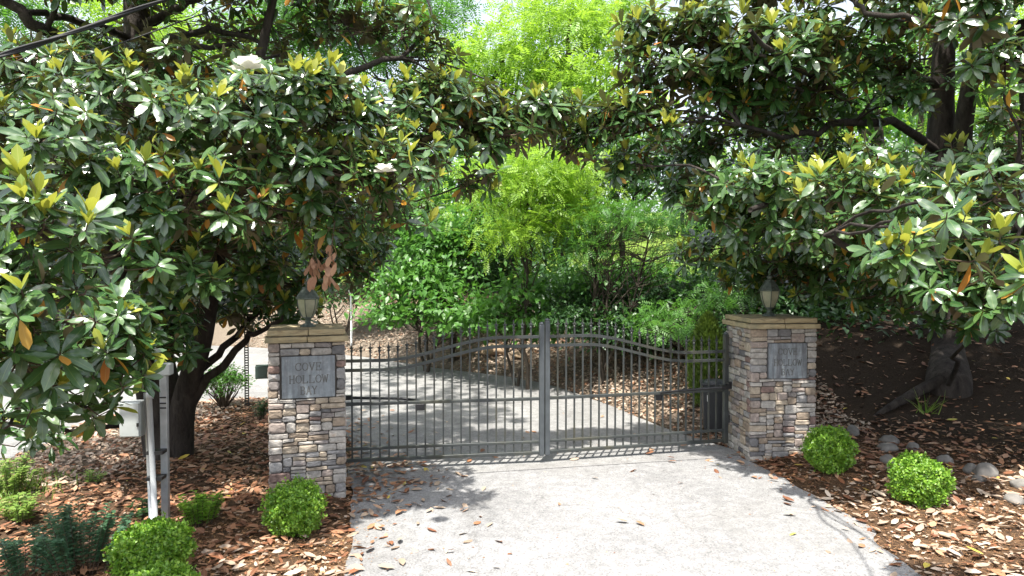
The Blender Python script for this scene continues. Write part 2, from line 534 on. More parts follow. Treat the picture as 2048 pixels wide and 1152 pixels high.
def wob(x, y):
    return (np.sin(x*1.7 + 0.6*np.sin(y*1.3)) * np.cos(y*1.5 + 0.7*np.sin(x*0.9)) + 0.5*np.sin(x*4.1 + y*2.3) * np.cos(y*3.7 - x*1.1))

def terrain(x, y):
    x = np.asarray(x, float); y = np.asarray(y, float)
    pave = in_poly(x, y, PAVE)
    isl = in_poly(x, y, IS)
    dR = dist_line(x, y, RE)
    dI = dist_line(x, y, IS)
    dL = dist_line(x, y, LR)
    left = (~pave) & (~isl) & (dL < dR)
    bank = (~pave) & (~isl) & (~left)
    s = 0.085 + (0.46 - 0.085) * sstep(8.2, 12.0, y + 0.25 * np.minimum(x, 0))
    hb = s * np.minimum(dR, 2.3) + 0.125 * np.maximum(dR - 2.3, 0)
    hb = np.minimum(hb, 9 + 0.02 * hb)
    hb = hb * sstep(-12, 2, y)
    h = np.where(bank, hb, 0.0)
    dedge = np.where(bank, dR, np.where(isl, dI, dL))
    soft = sstep(0.0, 0.45, dedge)
    h = h + np.where(~pave, -0.006 + soft * (0.05 + 0.03 * wob(x, y)), -0.03)
    h = h + np.where(left, soft * 0.05 * np.minimum(dL, 20), 0)
    return h

def gz(x, y):
    return float(terrain(np.array([x]), np.array([y]))[0])

def on_ground(px, py, y0=3.0, y1=60.0):
    ys = np.linspace(y0, y1, 2400)
    d = ray(px, py)
    xs = d.x * ys / d.y
    zs = CAM_Z + d.z * ys / d.y
    g = terrain(xs, ys)
    k = np.nonzero(zs <= g)[0]
    i = int(k[0]) if len(k) else len(ys) - 1
    return Vector((float(xs[i]), float(ys[i]), float(g[i])))

def axis_coords(lo, hi, fine_lo, fine_hi, step, grow=1.25):
    c = list(np.arange(fine_lo, fine_hi + 1e-6, step))
    s, v = step, fine_lo
    pre = []
    while v > lo:
        s *= grow; v -= s; pre.append(v)
    s, v = step, c[-1]
    post = []
    while v < hi:
        s *= grow; v += s; post.append(v)
    return np.array(pre[::-1] + c + post)

gx = axis_coords(-420, 420, -11, 12, 0.16)
gy = axis_coords(-300, 520, 2.5, 24, 0.16)
X, Y = np.meshgrid(gx, gy)
Z = terrain(X, Y)
nx, ny = len(gx), len(gy)
gm = bpy.data.meshes.new('ground')
vv = np.stack([X, Y, Z], -1).reshape(-1, 3)
ii = np.arange(nx*ny).reshape(ny, nx)
quads = np.stack([ii[:-1,:-1], ii[:-1,1:], ii[1:,1:], ii[1:,:-1]], -1).reshape(-1, 4)
gm.vertices.add(len(vv)); gm.vertices.foreach_set('co', vv.ravel())
gm.loops.add(quads.size); gm.loops.foreach_set('vertex_index', quads.ravel().astype(np.int32))
gm.polygons.add(len(quads)); gm.polygons.foreach_set('loop_start', np.arange(0, quads.size, 4, dtype=np.int32))
gm.polygons.foreach_set('use_smooth', np.ones(len(quads), bool))
fx, fy = vv[:,0], vv[:,1]
gA = gm.attributes.new('grass', 'FLOAT', 'POINT')
isl_m = in_poly(fx, fy, IS)
grassv = np.where(isl_m, sstep(-4.3, -5.3, fx) * 0.8 * sstep(7.4, 6.6, fy), 0)
dRv = dist_line(fx, fy, RE)
bankv = (~isl_m) & (~in_poly(fx, fy, PAVE)) & (fx > -11)
grassv = np.where(bankv, sstep(6.0, 8.5, dRv) * sstep(14, 18, fy) * 0.95, grassv)
grassv = np.where((~isl_m) & (fx < -11.2) & (~in_poly(fx, fy, PAVE)), 0.9, grassv)
gA.data.foreach_set('value', grassv.astype(np.float32))
sA = gm.attributes.new('sand', 'FLOAT', 'POINT')
sandv = np.where(bankv, sstep(3.4, 2.4, dRv) * sstep(8.6, 9.6, fy) * sstep(3.3, 2.5, fx) * (0.55 + 0.35*sstep(1.5, -1.5, fx)), 0)
sandv = np.maximum(sandv, np.where(isl_m, sstep(-4.2, -4.9, fx) * sstep(6.8, 7.6, fy) * 0.7, 0))
sA.data.foreach_set('value', sandv.astype(np.float32))
hA = gm.attributes.new('shade_tone', 'FLOAT', 'POINT')
hA.data.foreach_set('value', np.where(bankv, sstep(0.9, 2.6, dRv + 0.35*wob(fx, fy)) * sstep(1.6, 2.6, fx) * sstep(22, 16, fy), 0).astype(np.float32))  # painted shade: soil darkened over the right bank under the magnolia
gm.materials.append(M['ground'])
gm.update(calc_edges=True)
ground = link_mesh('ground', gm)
ground['kind'] = 'structure'

def sheet(name, poly, z, mat, thick=0.0):
    bm = bmesh.new()
    vs_ = [bm.verts.new((x, y, z)) for x, y in poly]
    bm.faces.new(vs_)
    bmesh.ops.triangulate(bm, faces=bm.faces[:])
    bmesh.ops.recalc_face_normals(bm, faces=bm.faces[:])
    for f in bm.faces:
        if f.normal.z < 0: f.normal_flip()
    if thick:
        r = bmesh.ops.extrude_face_region(bm, geom=bm.faces[:])
        for v in r['geom']:
            if isinstance(v, bmesh.types.BMVert): v.co.z += thick
        bmesh.ops.recalc_face_normals(bm, faces=bm.faces[:])
    me = bpy.data.meshes.new(name)
    bm.to_mesh(me); bm.free()
    me.materials.append(mat)
    o = link_mesh(name, me)
    o['kind'] = 'structure'
    return o

# joint line between the pale apron in front of the gate and the grey lane behind it
JA, JB = Vector((-1.78, 7.02)), Vector((2.74, 7.98))
def side(p): return (JB.x-JA.x)*(p[1]-JA.y) - (JB.y-JA.y)*(p[0]-JA.x)
ri = next(i for i, p in enumerate(RE) if side(p) > 0)
li = max(i for i, p in enumerate(IS) if side(p) > 0)
def cross_pt(a, b):
    sa, sb = side(a), side(b); t = sa / (sa - sb)
    return (a[0] + (b[0]-a[0])*t, a[1] + (b[1]-a[1])*t)
cr = cross_pt(RE[ri-1], RE[ri]); cl = cross_pt(IS[li], IS[li+1])
front_poly = RE[:ri] + [cr, cl] + IS[li+1:]
back_poly = [cr] + RE[ri:] + LR + IS[:li+1] + [cl]
sheet('driveway', front_poly, 0.004, M['drive'])
sheet('lane', back_poly, -0.02, M['lane'], thick=0.034)

# ---------------------------------------------------------------- leaf machinery
def leaf_template(us, ws, droop, fold, yj=0.0):
    """Rows of left / mid / right vertices, tip and base closed; unit length along +x, normal +z."""
    v, uv, f = [], [], []
    rows = []
    for u, w in zip(us, ws):
        x = u; z = -droop * u * u
        if w <= 0:
            rows.append([len(v)]); v.append((x, 0, z)); uv.append((u, 0.5))
        else:
            k = len(v)
            rows.append([k, k+1, k+2])
            v += [(x, -w/2, z + fold*w), (x, 0, z), (x, w/2, z + fold*w)]
            uv += [(u, 0.0), (u, 0.5), (u, 1.0)]
    for a, b in zip(rows[:-1], rows[1:]):
        if len(a) == 1 and len(b) == 3:
            f += [(a[0], b[1], b[0])[::-1], (a[0], b[2], b[1])[::-1]]
            f[-2:] = [(a[0], b[0], b[1]), (a[0], b[1], b[2])]
        elif len(b) == 1:
            f += [(a[0], b[0], a[1]), (a[1], b[0], a[2])]
        else:
            f += [(a[0], b[0], b[1], a[1]), (a[1], b[1], b[2], a[2])]
    return np.array(v, float), np.array(uv, float), f

T_MAG = [leaf_template((0, .22, .5, .8, 1), (0, .20, .34, .29, 0), d, fo) for d, fo in ((.10, .10), (.28, .06), (-.06, .16))]
T_MAGLOW = [leaf_template((0, .45, .8, 1), (0, .36, .3, 0), .15, .10)]
T_LITTER = [leaf_template((0, .3, .7, 1), (0, .36, .36, 0), d, fo) for d, fo in ((.10, .14), (-.12, .08), (.24, -.16))]
T_BROAD = [leaf_template((0, .4, 1), (0, .55, 0), .15, .12)]
T_SMALL = [(np.array([(0,0,0),(.5,-.26,.06),(1,0,-.05),(.5,.26,.06)], float), np.array([(0,.5),(.5,0),(1,.5),(.5,1)], float), [(0,1,2),(0,2,3)])]
T_BLADE = [(np.array([(0,-.025,0),(0,.025,0),(.6,.015,0.0),(.6,-.015,0.0),(1,0,-.12)], float), np.array([(0,0),(0,1),(.6,1),(.6,0),(1,.5)], float), [(0,3,2,1)[::-1],(3,2,4)[::-1]])]
T_NEEDLE = [(np.array([(0,-.008,0),(1,0,0),(0,.008,0.004)], float), np.array([(0,0),(1,.5),(0,1)], float), [(0,1,2)])]

def frond_template(pairs=6, lf=0.30, w=0.32):
    v, uv, f = [], [], []
    for i in range(pairs):
        x = 0.18 + 0.8 * i / pairs
        L = lf * (1 - 0.45 * abs(i / pairs - 0.35))
        for s in (-1, 1):
            d = Vector((0.45, s * 0.9, -0.18)).normalized()
            sd = Vector((-d.y, d.x, 0)).normalized()
            b = Vector((x, 0, -0.25 * x * x))
            k = len(v)
            for p, q in ((b, (0,.5)), (b + d*L*.5 - sd*L*w/2, (.5,0)), (b + d*L, (1,.5)), (b + d*L*.5 + sd*L*w/2, (.5,1))):
                v.append(tuple(p)); uv.append(q)
            f += [(k, k+1, k+2, k+3)]
    b = Vector((0.95, 0, -0.23)); k = len(v)
    v += [tuple(b), (b.x+.12, -.05, b.z-.03), (b.x+.26, 0, b.z-.1), (b.x+.12, .05, b.z-.03)]
    uv += [(0,.5),(.5,0),(1,.5),(.5,1)]
    f += [(k, k+1, k+2, k+3)]
    return np.array(v, float), np.array(uv, float), f
T_FROND = [frond_template(5, 0.34, 0.36), frond_template(6, 0.26, 0.34), frond_template(4, 0.42, 0.34)]

def normed(a):
    return a / (np.linalg.norm(a, axis=-1, keepdims=True) + 1e-9)

def frames(D, Nn):
    D = normed(D)
    S = normed(np.cross(Nn, D))
    Nn = np.cross(D, S)
    return D, S, Nn

def leaves_mesh(name, pos, D, Nn, L, mi, tsel, templates, mats, wscale=None):
    D, S, Nn = frames(D, Nn)
    V, UV, LI, LS, MI, RN = [], [], [], [], [], []
    vb = 0; lb = 0
    rnd = RNG.random(len(pos))
    for t, (tv, tuv, tf) in enumerate(templates):
        k = np.nonzero(tsel == t)[0]
        if not len(k): continue
        n, m = len(k), len(tv)
        ws_ = np.ones(n) if wscale is None else wscale[k]
        p = (pos[k][:, None, :] + L[k][:, None, None] * (tv[None, :, 0, None] * D[k][:, None, :] + (tv[None, :, 1, None] * ws_[:, None, None]) * S[k][:, None, :] + tv[None, :, 2, None] * Nn[k][:, None, :]))
        V.append(p.reshape(-1, 3))
        RN.append(np.repeat(rnd[k], m))
        loops = np.concatenate([np.array(f) for f in tf])
        sizes = np.array([len(f) for f in tf])
        starts = np.concatenate([[0], np.cumsum(sizes)[:-1]])
        li = (loops[None, :] + (np.arange(n) * m)[:, None] + vb).ravel()
        LI.append(li)
        LS.append((starts[None, :] + (np.arange(n) * len(loops))[:, None] + lb).ravel())
        UV.append(np.tile(tuv[loops], (n, 1)))
        MI.append(np.repeat(mi[k], len(tf)))
        vb += n * m; lb += n * len(loops)
    me = bpy.data.meshes.new(name)
    if not V: return me
    V = np.concatenate(V); LI = np.concatenate(LI); LS = np.concatenate(LS); UV = np.concatenate(UV); MI = np.concatenate(MI); RN = np.concatenate(RN)
    me.vertices.add(len(V)); me.vertices.foreach_set('co', V.astype(np.float32).ravel())
    me.loops.add(len(LI)); me.loops.foreach_set('vertex_index', LI.astype(np.int32))
    me.polygons.add(len(LS)); me.polygons.foreach_set('loop_start', LS.astype(np.int32))
    me.update(calc_edges=True)
    u = me.uv_layers.new(name='UVMap'); u.data.foreach_set('uv', UV.astype(np.float32).ravel())
    a = me.attributes.new('rnd', 'FLOAT', 'POINT'); a.data.foreach_set('value', RN.astype(np.float32))
    for m_ in mats: me.materials.append(m_)
    me.polygons.foreach_set('material_index', MI.astype(np.int32))
    me.polygons.foreach_set('use_smooth', np.ones(len(LS), bool))
    return me

def leaves(name, parent, pos, D, Nn, L, templates, mats, mi=None, offset=(0, 0, 0), kind='stuff', wscale=None):
    n = len(pos)
    mi = np.zeros(n, int) if mi is None else mi
    ts = RNG.integers(0, len(templates), n)
    me = leaves_mesh(name, pos - np.array(offset), D, Nn, L, mi, ts, templates, mats, wscale)
    o = link_mesh(name, me, parent)
    if kind: o['kind'] = kind
    return o

def one_leaf_meshes(name, templates, mat):
    out = []
    for tv, tuv, tf in templates:
        me = bpy.data.meshes.new(name)
        me.from_pydata([tuple(p) for p in tv], [], tf)
        u = me.uv_layers.new(name='UVMap')
        lp = np.concatenate([np.array(f) for f in tf])
        u.data.foreach_set('uv', tuv[lp].astype(np.float32).ravel())
        me.polygons.foreach_set('use_smooth', [True] * len(tf))
        me.materials.append(mat)
        me.update()
        out.append(me)
    return out

def leaf_matrix(p, d, s, n, L):
    return Matrix(((d[0]*L, s[0]*L, n[0]*L, p[0]), (d[1]*L, s[1]*L, n[1]*L, p[1]), (d[2]*L, s[2]*L, n[2]*L, p[2]), (0, 0, 0, 1)))

def project(p):
    """numpy: points -> photograph pixels and depth"""
    q = p - np.array([0, 0, CAM_Z])
    c, s = math.cos(PITCH), math.sin(PITCH)
    dy = q[:, 1]*c + q[:, 2]*s
    dz = -q[:, 1]*s + q[:, 2]*c
    dy_ = np.where(np.abs(dy) < 1e-3, 1e-3, dy)
    return 1024 + FPX * q[:, 0] / dy_, 576 - FPX * dz / dy_, dy

def rand_unit(n):
    return normed(RNG.normal(size=(n, 3)))

# ---------------------------------------------------------------- gate pillars
def pack_face(wu, hu, blocked, rnd):
    grid = [[False]*wu for _ in range(hu)]
    top = [0]*wu
    for (x0, y0, x1, y1) in blocked:
        for y in range(max(0,y0), min(hu,y1)):
            for x in range(max(0,x0), min(wu,x1)): grid[y][x] = True
    out = []
    for y in range(hu):
        for x in range(wu):
            if grid[y][x]: continue
            mw = 0
            while x + mw < wu and not grid[y][x+mw] and mw < 16: mw += 1
            h = rnd.choices((2, 3, 4, 5, 6), (2, 5, 5, 3, 1.2))[0]
            if x > 0 and top[x-1] > y and top[x-1] - y <= 5 and rnd.random() < 0.5: h = max(2, top[x-1] - y)
            w = rnd.choice((5, 6, 7, 8, 8, 9, 10, 11, 12, 13))
            if h >= 5: w = rnd.randint(5, 9)
            if mw <= 7: w = mw
            elif mw - w < 4: w = mw if mw <= 13 else mw - 5
            w = min(w, mw)
            if w <= 3: h = min(h, 3)
            h = min(h, hu - y)
            if hu - y - h == 1: h += 1
            hh = 0
            while hh < h and y + hh < hu and all(not grid[y+hh][x+i] for i in range(w)): hh += 1
            for yy in range(y, y+hh):
                for xx in range(x, x+w): grid[yy][xx] = True; top[xx] = y + hh
            out.append((x, y, x+w, y+hh))
    return out

def stone_mesh(s0, t0, s1, t1, proud, frame, rnd, warp):
    """frame(s,t,d) -> local point; s across, t up, d outwards."""
    gap = 0.0035
    a, b, c, d = s0+gap, t0+gap, s1-gap, t1-gap
    ch = min(c-a, d-b) * rnd.uniform(0.10, 0.26)
    ring = [(a+ch,b),(c-ch,b),(c,b+ch),(c,d-ch),(c-ch,d),(a+ch,d),(a,d-ch),(a,b+ch)]
    j = lambda k: rnd.uniform(-k, k)
    ring = [(s+j(.003)+warp(s,t)[0], t+j(.003)+warp(s,t)[1]) for s, t in ring]
    cs, ct = (a+c)/2, (b+d)/2
    cs += warp(cs, ct)[0]; ct += warp(cs, ct)[1]
    v = [frame(s, t, -0.03) for s, t in ring]
    v += [frame(s, t, proud*0.72 + j(.002)) for s, t in ring]
    v += [frame(cs + (s-cs)*0.80, ct + (t-ct)*0.72, proud + j(.004)) for s, t in ring]
    v += [frame(cs, ct, proud + 0.002 + j(.003))]
    f = []
    for i in range(8):
        k = (i+1) % 8
        f += [(i, k, 8+k, 8+i), (8+i, 8+k, 16+k, 16+i), (16+i, 16+k, 24)]
    return v, f

LETTERS = {
 'C': [[(0.95,0.78),(0.8,0.95),(0.5,1.0),(0.2,0.9),(0.05,0.65),(0.05,0.35),(0.2,0.1),(0.5,0.0),(0.8,0.05),(0.95,0.22)],[(0.95,0.7),(0.95,0.95)]],
 'O': [[(0.5,1),(0.2,0.9),(0.03,0.65),(0.03,0.35),(0.2,0.1),(0.5,0),(0.8,0.1),(0.97,0.35),(0.97,0.65),(0.8,0.9),(0.5,1)]],
 'V': [[(0.08,1),(0.5,0)],[(0.92,1),(0.5,0)],[(-0.05,1),(0.25,1)],[(0.75,1),(1.05,1)]],
 'E': [[(0.15,0),(0.15,1)],[(0,1),(0.85,1),(0.85,0.85)],[(0,0),(0.9,0),(0.9,0.18)],[(0.15,0.52),(0.65,0.52)],[(0.65,0.4),(0.65,0.64)]],
 'H': [[(0.15,0),(0.15,1)],[(0.85,0),(0.85,1)],[(0.15,0.52),(0.85,0.52)],[(0,0),(0.3,0)],[(0,1),(0.3,1)],[(0.7,0),(1,0)],[(0.7,1),(1,1)]],
 'L': [[(0.15,0),(0.15,1)],[(0,1),(0.3,1)],[(0,0),(0.9,0),(0.9,0.22)]],
 'W': [[(0.02,1),(0.27,0),(0.5,0.85),(0.73,0),(0.98,1)],[(-0.1,1),(0.14,1)],[(0.86,1),(1.1,1)],[(0.4,0.85),(0.6,0.85)]],
 'B': [[(0.15,0),(0.15,1)],[(0,1),(0.6,1),(0.8,0.88),(0.8,0.65),(0.6,0.53),(0.15,0.53)],[(0.6,0.53),(0.9,0.4),(0.9,0.13),(0.65,0),(0,0)]],
 'A': [[(0.08,0),(0.5,1),(0.92,0)],[(0.24,0.36),(0.76,0.36)],[(-0.05,0),(0.22,0)],[(0.78,0),(1.05,0)]],
 'Y': [[(0.08,1),(0.5,0.5),(0.92,1)],[(0.5,0.5),(0.5,0)],[(-0.05,1),(0.22,1)],[(0.78,1),(1.05,1)],[(0.35,0),(0.65,0)]],
}
def lettering(rows, cx, h, frame, base_d):
    mb = MB()
    e = 0
    for text, t0, cw, sp in rows:
        total = len(text) * cw + (len(text)-1) * sp
        s = cx - total/2
        for chh in text:
            for st in LETTERS[chh]:
                for (p, q) in zip(st[:-1], st[1:]):
                    a = Vector((s + p[0]*cw, t0 + p[1]*h)); b = Vector((s + q[0]*cw, t0 + q[1]*h))
                    dd = b - a
                    if dd.length < 1e-5: continue
                    thick = 0.0042 if abs(dd.y) > abs(dd.x)*0.5 else 0.003
                    dn = dd.normalized(); nn = Vector((-dn.y, dn.x)) * thick
                    a2, b2 = a - dn*thick*0.6, b + dn*thick*0.6
                    e = (e + 1) % 7
                    dep = base_d + 0.0016 + 0.00012*e
                    quad = [a2+nn, a2-nn, b2-nn, b2+nn]
                    vs_ = [frame(p_.x, p_.y, base_d - 0.002) for p_ in quad] + [frame(p_.x, p_.y, dep) for p_ in quad]
                    mb.add(vs_, [(4,5,6,7),(0,1,5,4),(1,2,6,5),(2,3,7,6),(3,0,4,7)])
            s += cw + sp
    return mb

def pillar(loc, rz, w, d, h, plaque, rows, lh, label, sides, seed, pmat):
    rnd = random.Random(seed)
    root = empty('stone_pillar', loc, rz, label, 'pillar')
    H0 = -0.12
    U = 0.0178
    core = MB(); core.box((0, d/2, (h + H0)/2), (w - 0.012, d - 0.012, h - H0))
    core.build('core', M['mortar'], root)
    wx = lambda s, t: (0.006*noise.noise(Vector((s*9, t*14, seed))), 0.007*noise.noise(Vector((s*7, t*9, seed+5))))
    pc, pw, pz0, pz1 = plaque
    ext = 0.022
    def do_face(length, f_, blocked_m, st, flip=False):
        wu, hu = round(length/U), round((h - H0)/U)
        us, ut = length/wu, (h-H0)/hu
        bl = []
        for (a, b, c, e_) in blocked_m:
            bl.append((round(a/us), round(b/ut), round(c/us), round(e_/ut)))
        for (x0, y0, x1, y1) in pack_face(wu, hu, bl, rnd):
            v, fc = stone_mesh(x0*us, y0*ut, x1*us, y1*ut, rnd.uniform(0.012, 0.03), f_, rnd, wx)
            if flip: fc = [q[::-1] for q in fc]
            me = bpy.data.meshes.new('stone')
            me.from_pydata(v, [], fc)
            me.materials.append(rnd.choices(STONES, st)[0])
            me.update()
            link_mesh('stone', me, root)
    wts = [5, 3, 2.4, 3.8, 3.2, 1.2, 3.6, 2.5, 2.6]
    L0 = w + 2*ext
    ff = lambda s, t, dd: (-w/2 - ext + s, -dd, H0 + t)
    # tall jamb stones flank the plaque
    b0, b1 = pc - pw/2 + w/2 + ext, pc + pw/2 + w/2 + ext
    do_face(L0, ff, [(b0 - 0.008, pz0 - H0 - 0.008, b1 + 0.008, pz1 - H0 + 0.008)], wts)
    for sd in ('left', 'right'):
        if sd == 'left':
            fs = lambda s, t, dd: (-w/2 - dd, 0.002 + s, H0 + t); fl = True
        else:
            fs = lambda s, t, dd: (w/2 + dd, 0.002 + s, H0 + t); fl = False
        do_face(d, fs, [], wts, fl)
    # slate plaque and its lettering
    pl = MB()
    pl.box((pc, -0.006, (pz0 + pz1)/2), (pw, 0.03, pz1 - pz0))
    po = bevel_mod(pl.build('plaque', pmat, root), 0.004)
    rowsz = [(tx, pz0 + fr*(pz1-pz0), cw, sp) for tx, fr, cw, sp in rows]
    lt = lettering(rowsz, pc, lh, lambda s, t, dd: (s, -dd, t), 0.021)
    lt.build('lettering', M['letter'], po)
    # caps: a lower and an upper course of two sandstone slabs each
    o1, o2 = 0.05, 0.022
    for (ov, z0, z1, split) in ((o1, h + 0.004, h + 0.058, 0.0), (o2, h + 0.066, h + 0.122, 0.012)):
        for s in (-1, 1):
            xa, xb = (-w/2 - ov, split - 0.003) if s < 0 else (split + 0.003, w/2 + ov)
            c = MB()
            bmv = bmesh.new()
            n1, n2, n3 = 9, 12, 3
            def pt(i, j, k):
                x = xa + (xb-xa)*i/n1; y = -ov + (d+2*ov)*j/n2; z = z0 + (z1-z0)*k/n3
                nn = noise.noise_vector(Vector((x*8, y*8, z*22 + seed)))
                am = 0.007 if (j in (0, n2) or i in (0, n1)) else 0.002
                return (x + nn.x*am, y + nn.y*am, z + nn.z*0.0025)
            idx = {}
            for i in range(n1+1):
                for j in range(n2+1):
                    for k in range(n3+1):
                        if i in (0,n1) or j in (0,n2) or k in (0,n3):
                            idx[i,j,k] = bmv.verts.new(pt(i,j,k))
            def q(*ks): bmv.faces.new([idx[k_] for k_ in ks])
            for i in range(n1):
                for j in range(n2):
                    q((i,j,0),(i,j+1,0),(i+1,j+1,0),(i+1,j,0)); q((i,j,n3),(i+1,j,n3),(i+1,j+1,n3),(i,j+1,n3))
                for k in range(n3):
                    q((i,0,k),(i+1,0,k),(i+1,0,k+1),(i,0,k+1)); q((i,n2,k),(i,n2,k+1),(i+1,n2,k+1),(i+1,n2,k))
            for j in range(n2):
                for k in range(n3):
                    q((0,j,k),(0,j,k+1),(0,j+1,k+1),(0,j+1,k)); q((n1,j,k),(n1,j+1,k),(n1,j+1,k+1),(n1,j,k+1))
            me = bpy.data.meshes.new('cap_slab')
            bmv.to_mesh(me); bmv.free()
            me.materials.append(M['cap'])
            bevel_mod(link_mesh('cap_slab', me, root), 0.006)
    bed = MB(); bed.box((0, d/2, h + 0.062), (w - 0.01, d - 0.01, 0.012)); bed.build('mortar_bed', M['mortar'], root)
    return root

PL_LOC, PL_ROT, PL_W = Vector((-1.945, 6.46, 0)), R(16.7), 0.66
PR_ROT, PR_W = R(4.6), 0.74
PR_LOC = Vector((2.75 + 0.37, 7.83, 0))
pillar(PL_LOC, PL_ROT, PL_W, 0.66, 1.515, (0.012, 0.485, 0.99, 1.385),
       [('COVE', 0.66, 0.05, 0.012), ('HOLLOW', 0.36, 0.05, 0.010), ('BAY', 0.09, 0.043, 0.010)], 0.072,
       'square ledgestone gate pillar with a clean blue-grey slate plaque, a boxwood ball at its foot', 'r', 3, M['plaque'])
pillar(PR_LOC, PR_ROT, PR_W, 0.72, 1.525, (0.045, 0.455, 0.955, 1.36),
       [('COVE', 0.68, 0.05, 0.010), ('HOLLOW', 0.37, 0.048, 0.008), ('BAY', 0.10, 0.043, 0.010)], 0.07,
       'square ledgestone gate pillar with a dark stained slate plaque, standing before the deep shade', 'l', 8, M['plaque_dark'])

def lantern(loc, rz, s, label):
    root = empty('lantern', loc, rz, label, 'lantern', 'lanterns on the gate pillars')
    def part(name, prof, mat, sides, smooth=False, par=root):
        mb = MB(); mb.lathe([(r*s, z*s) for r, z in prof], sides); return mb.build(name, mat, par, smooth)
    part('base', [(0.075,0),(0.078,0.012),(0.055,0.018),(0.05,0.03),(0.028,0.036),(0.028,0.075),(0.045,0.085),(0.048,0.098)], M['bronze'], 12, True)
    # six glass panes held by six ribs
    prof = [(0.050,0.098),(0.072,0.14),(0.090,0.19),(0.098,0.235),(0.100,0.275)]
    for k in range(6):
        a0, a1 = 2*math.pi*k/6, 2*math.pi*(k+1)/6
        v, f = [], []
        for dr in (0, -0.004):
            for r, z in prof:
                for a in (a0, a1): v.append(((r+dr)*s*math.cos(a), (r+dr)*s*math.sin(a), z*s))
        n = len(prof)
        for i in range(n-1):
            b = 2*i; f.append((b, b+1, b+3, b+2)); c = 2*n + b; f.append((c, c+2, c+3, c+1))
        f += [(0, 2*n, 2*n+1, 1), (2*n-2, 2*n-1, 4*n-1, 4*n-2)]
        for i in range(n-1):
            f.append((2*i, 2*i+2, 2*n+2*i+2, 2*n+2*i)); f.append((2*i+1, 2*n+2*i+1, 2*n+2*i+3, 2*i+3))
        mb = MB(); mb.add(v, f); mb.build('glass_pane', M['glass'], root)
        rb = MB(); rb.tube([((r+.002)*s*math.cos(a0), (r+.002)*s*math.sin(a0), z*s) for r, z in prof], 0.0045*s, 5); rb.build('rib', M['bronze'], root)
    part('rim', [(0.104,0.272),(0.118,0.278),(0.118,0.292),(0.104,0.298)], M['bronze'], 6)
    part('roof', [(0.108,0.298),(0.098,0.318),(0.075,0.352),(0.056,0.378),(0.052,0.392),(0.03,0.398)], M['bronze'], 6)
    part('finial', [(0.028,0.396),(0.020,0.408),(0.032,0.424),(0.032,0.434),(0.014,0.446),(0.012,0.458),(0.020,0.470),(0.006,0.486),(0.003,0.52)], M['bronze'], 10, True)
    cs = MB(); cs.lathe([(0.012*s,0.1*s),(0.012*s,0.2*s),(0.009*s,0.205*s)], 8); cs.build('candle_tube', M['white'], root)
    return root
def in_frame_of(loc, rz, x, y, z):
    c, s = math.cos(rz), math.sin(rz)
    return (loc.x + x*c - y*s, loc.y + x*s + y*c, loc.z + z)
lantern(in_frame_of(PL_LOC, PL_ROT, 0.01, 0.33, 1.515 + 0.123), 0.55, 1.0, 'greenish bronze post lantern under the hanging bunch of dead leaves')
lantern(in_frame_of(PR_LOC, PR_ROT, 0.0, 0.36, 1.525 + 0.123), 0.35, 1.1, 'greenish bronze post lantern standing clear against the deep dark shade')

# ---------------------------------------------------------------- iron gates
def finial_mesh():
    mb = MB()
    mb.lathe([(0.013,0),(0.013,0.008),(0.017,0.011),(0.017,0.020),(0.012,0.024),(0.008,0.030)], 8)
    def blade(ax):
        pr = [(-0.006,0.028),(-0.026,0.052),(-0.009,0.056),(-0.007,0.062),(0,0.105),(0.007,0.062),(0.009,0.056),(0.026,0.052),(0.006,0.028)]
        t = 0.004
        v = []
        for sg in (-t, t):
            for a, z in pr: v.append((a, sg, z) if ax == 0 else (sg, a, z))
        n = len(pr)
        f = [tuple(range(n))[::-1], tuple(range(n, 2*n))] + [(i, (i+1) % n, n + (i+1) % n, n + i) for i in range(n)]
        mb.add(v, f)
    blade(0); blade(1)
    return mb.mesh('finial', M['gate'])
FINIAL = finial_mesh()

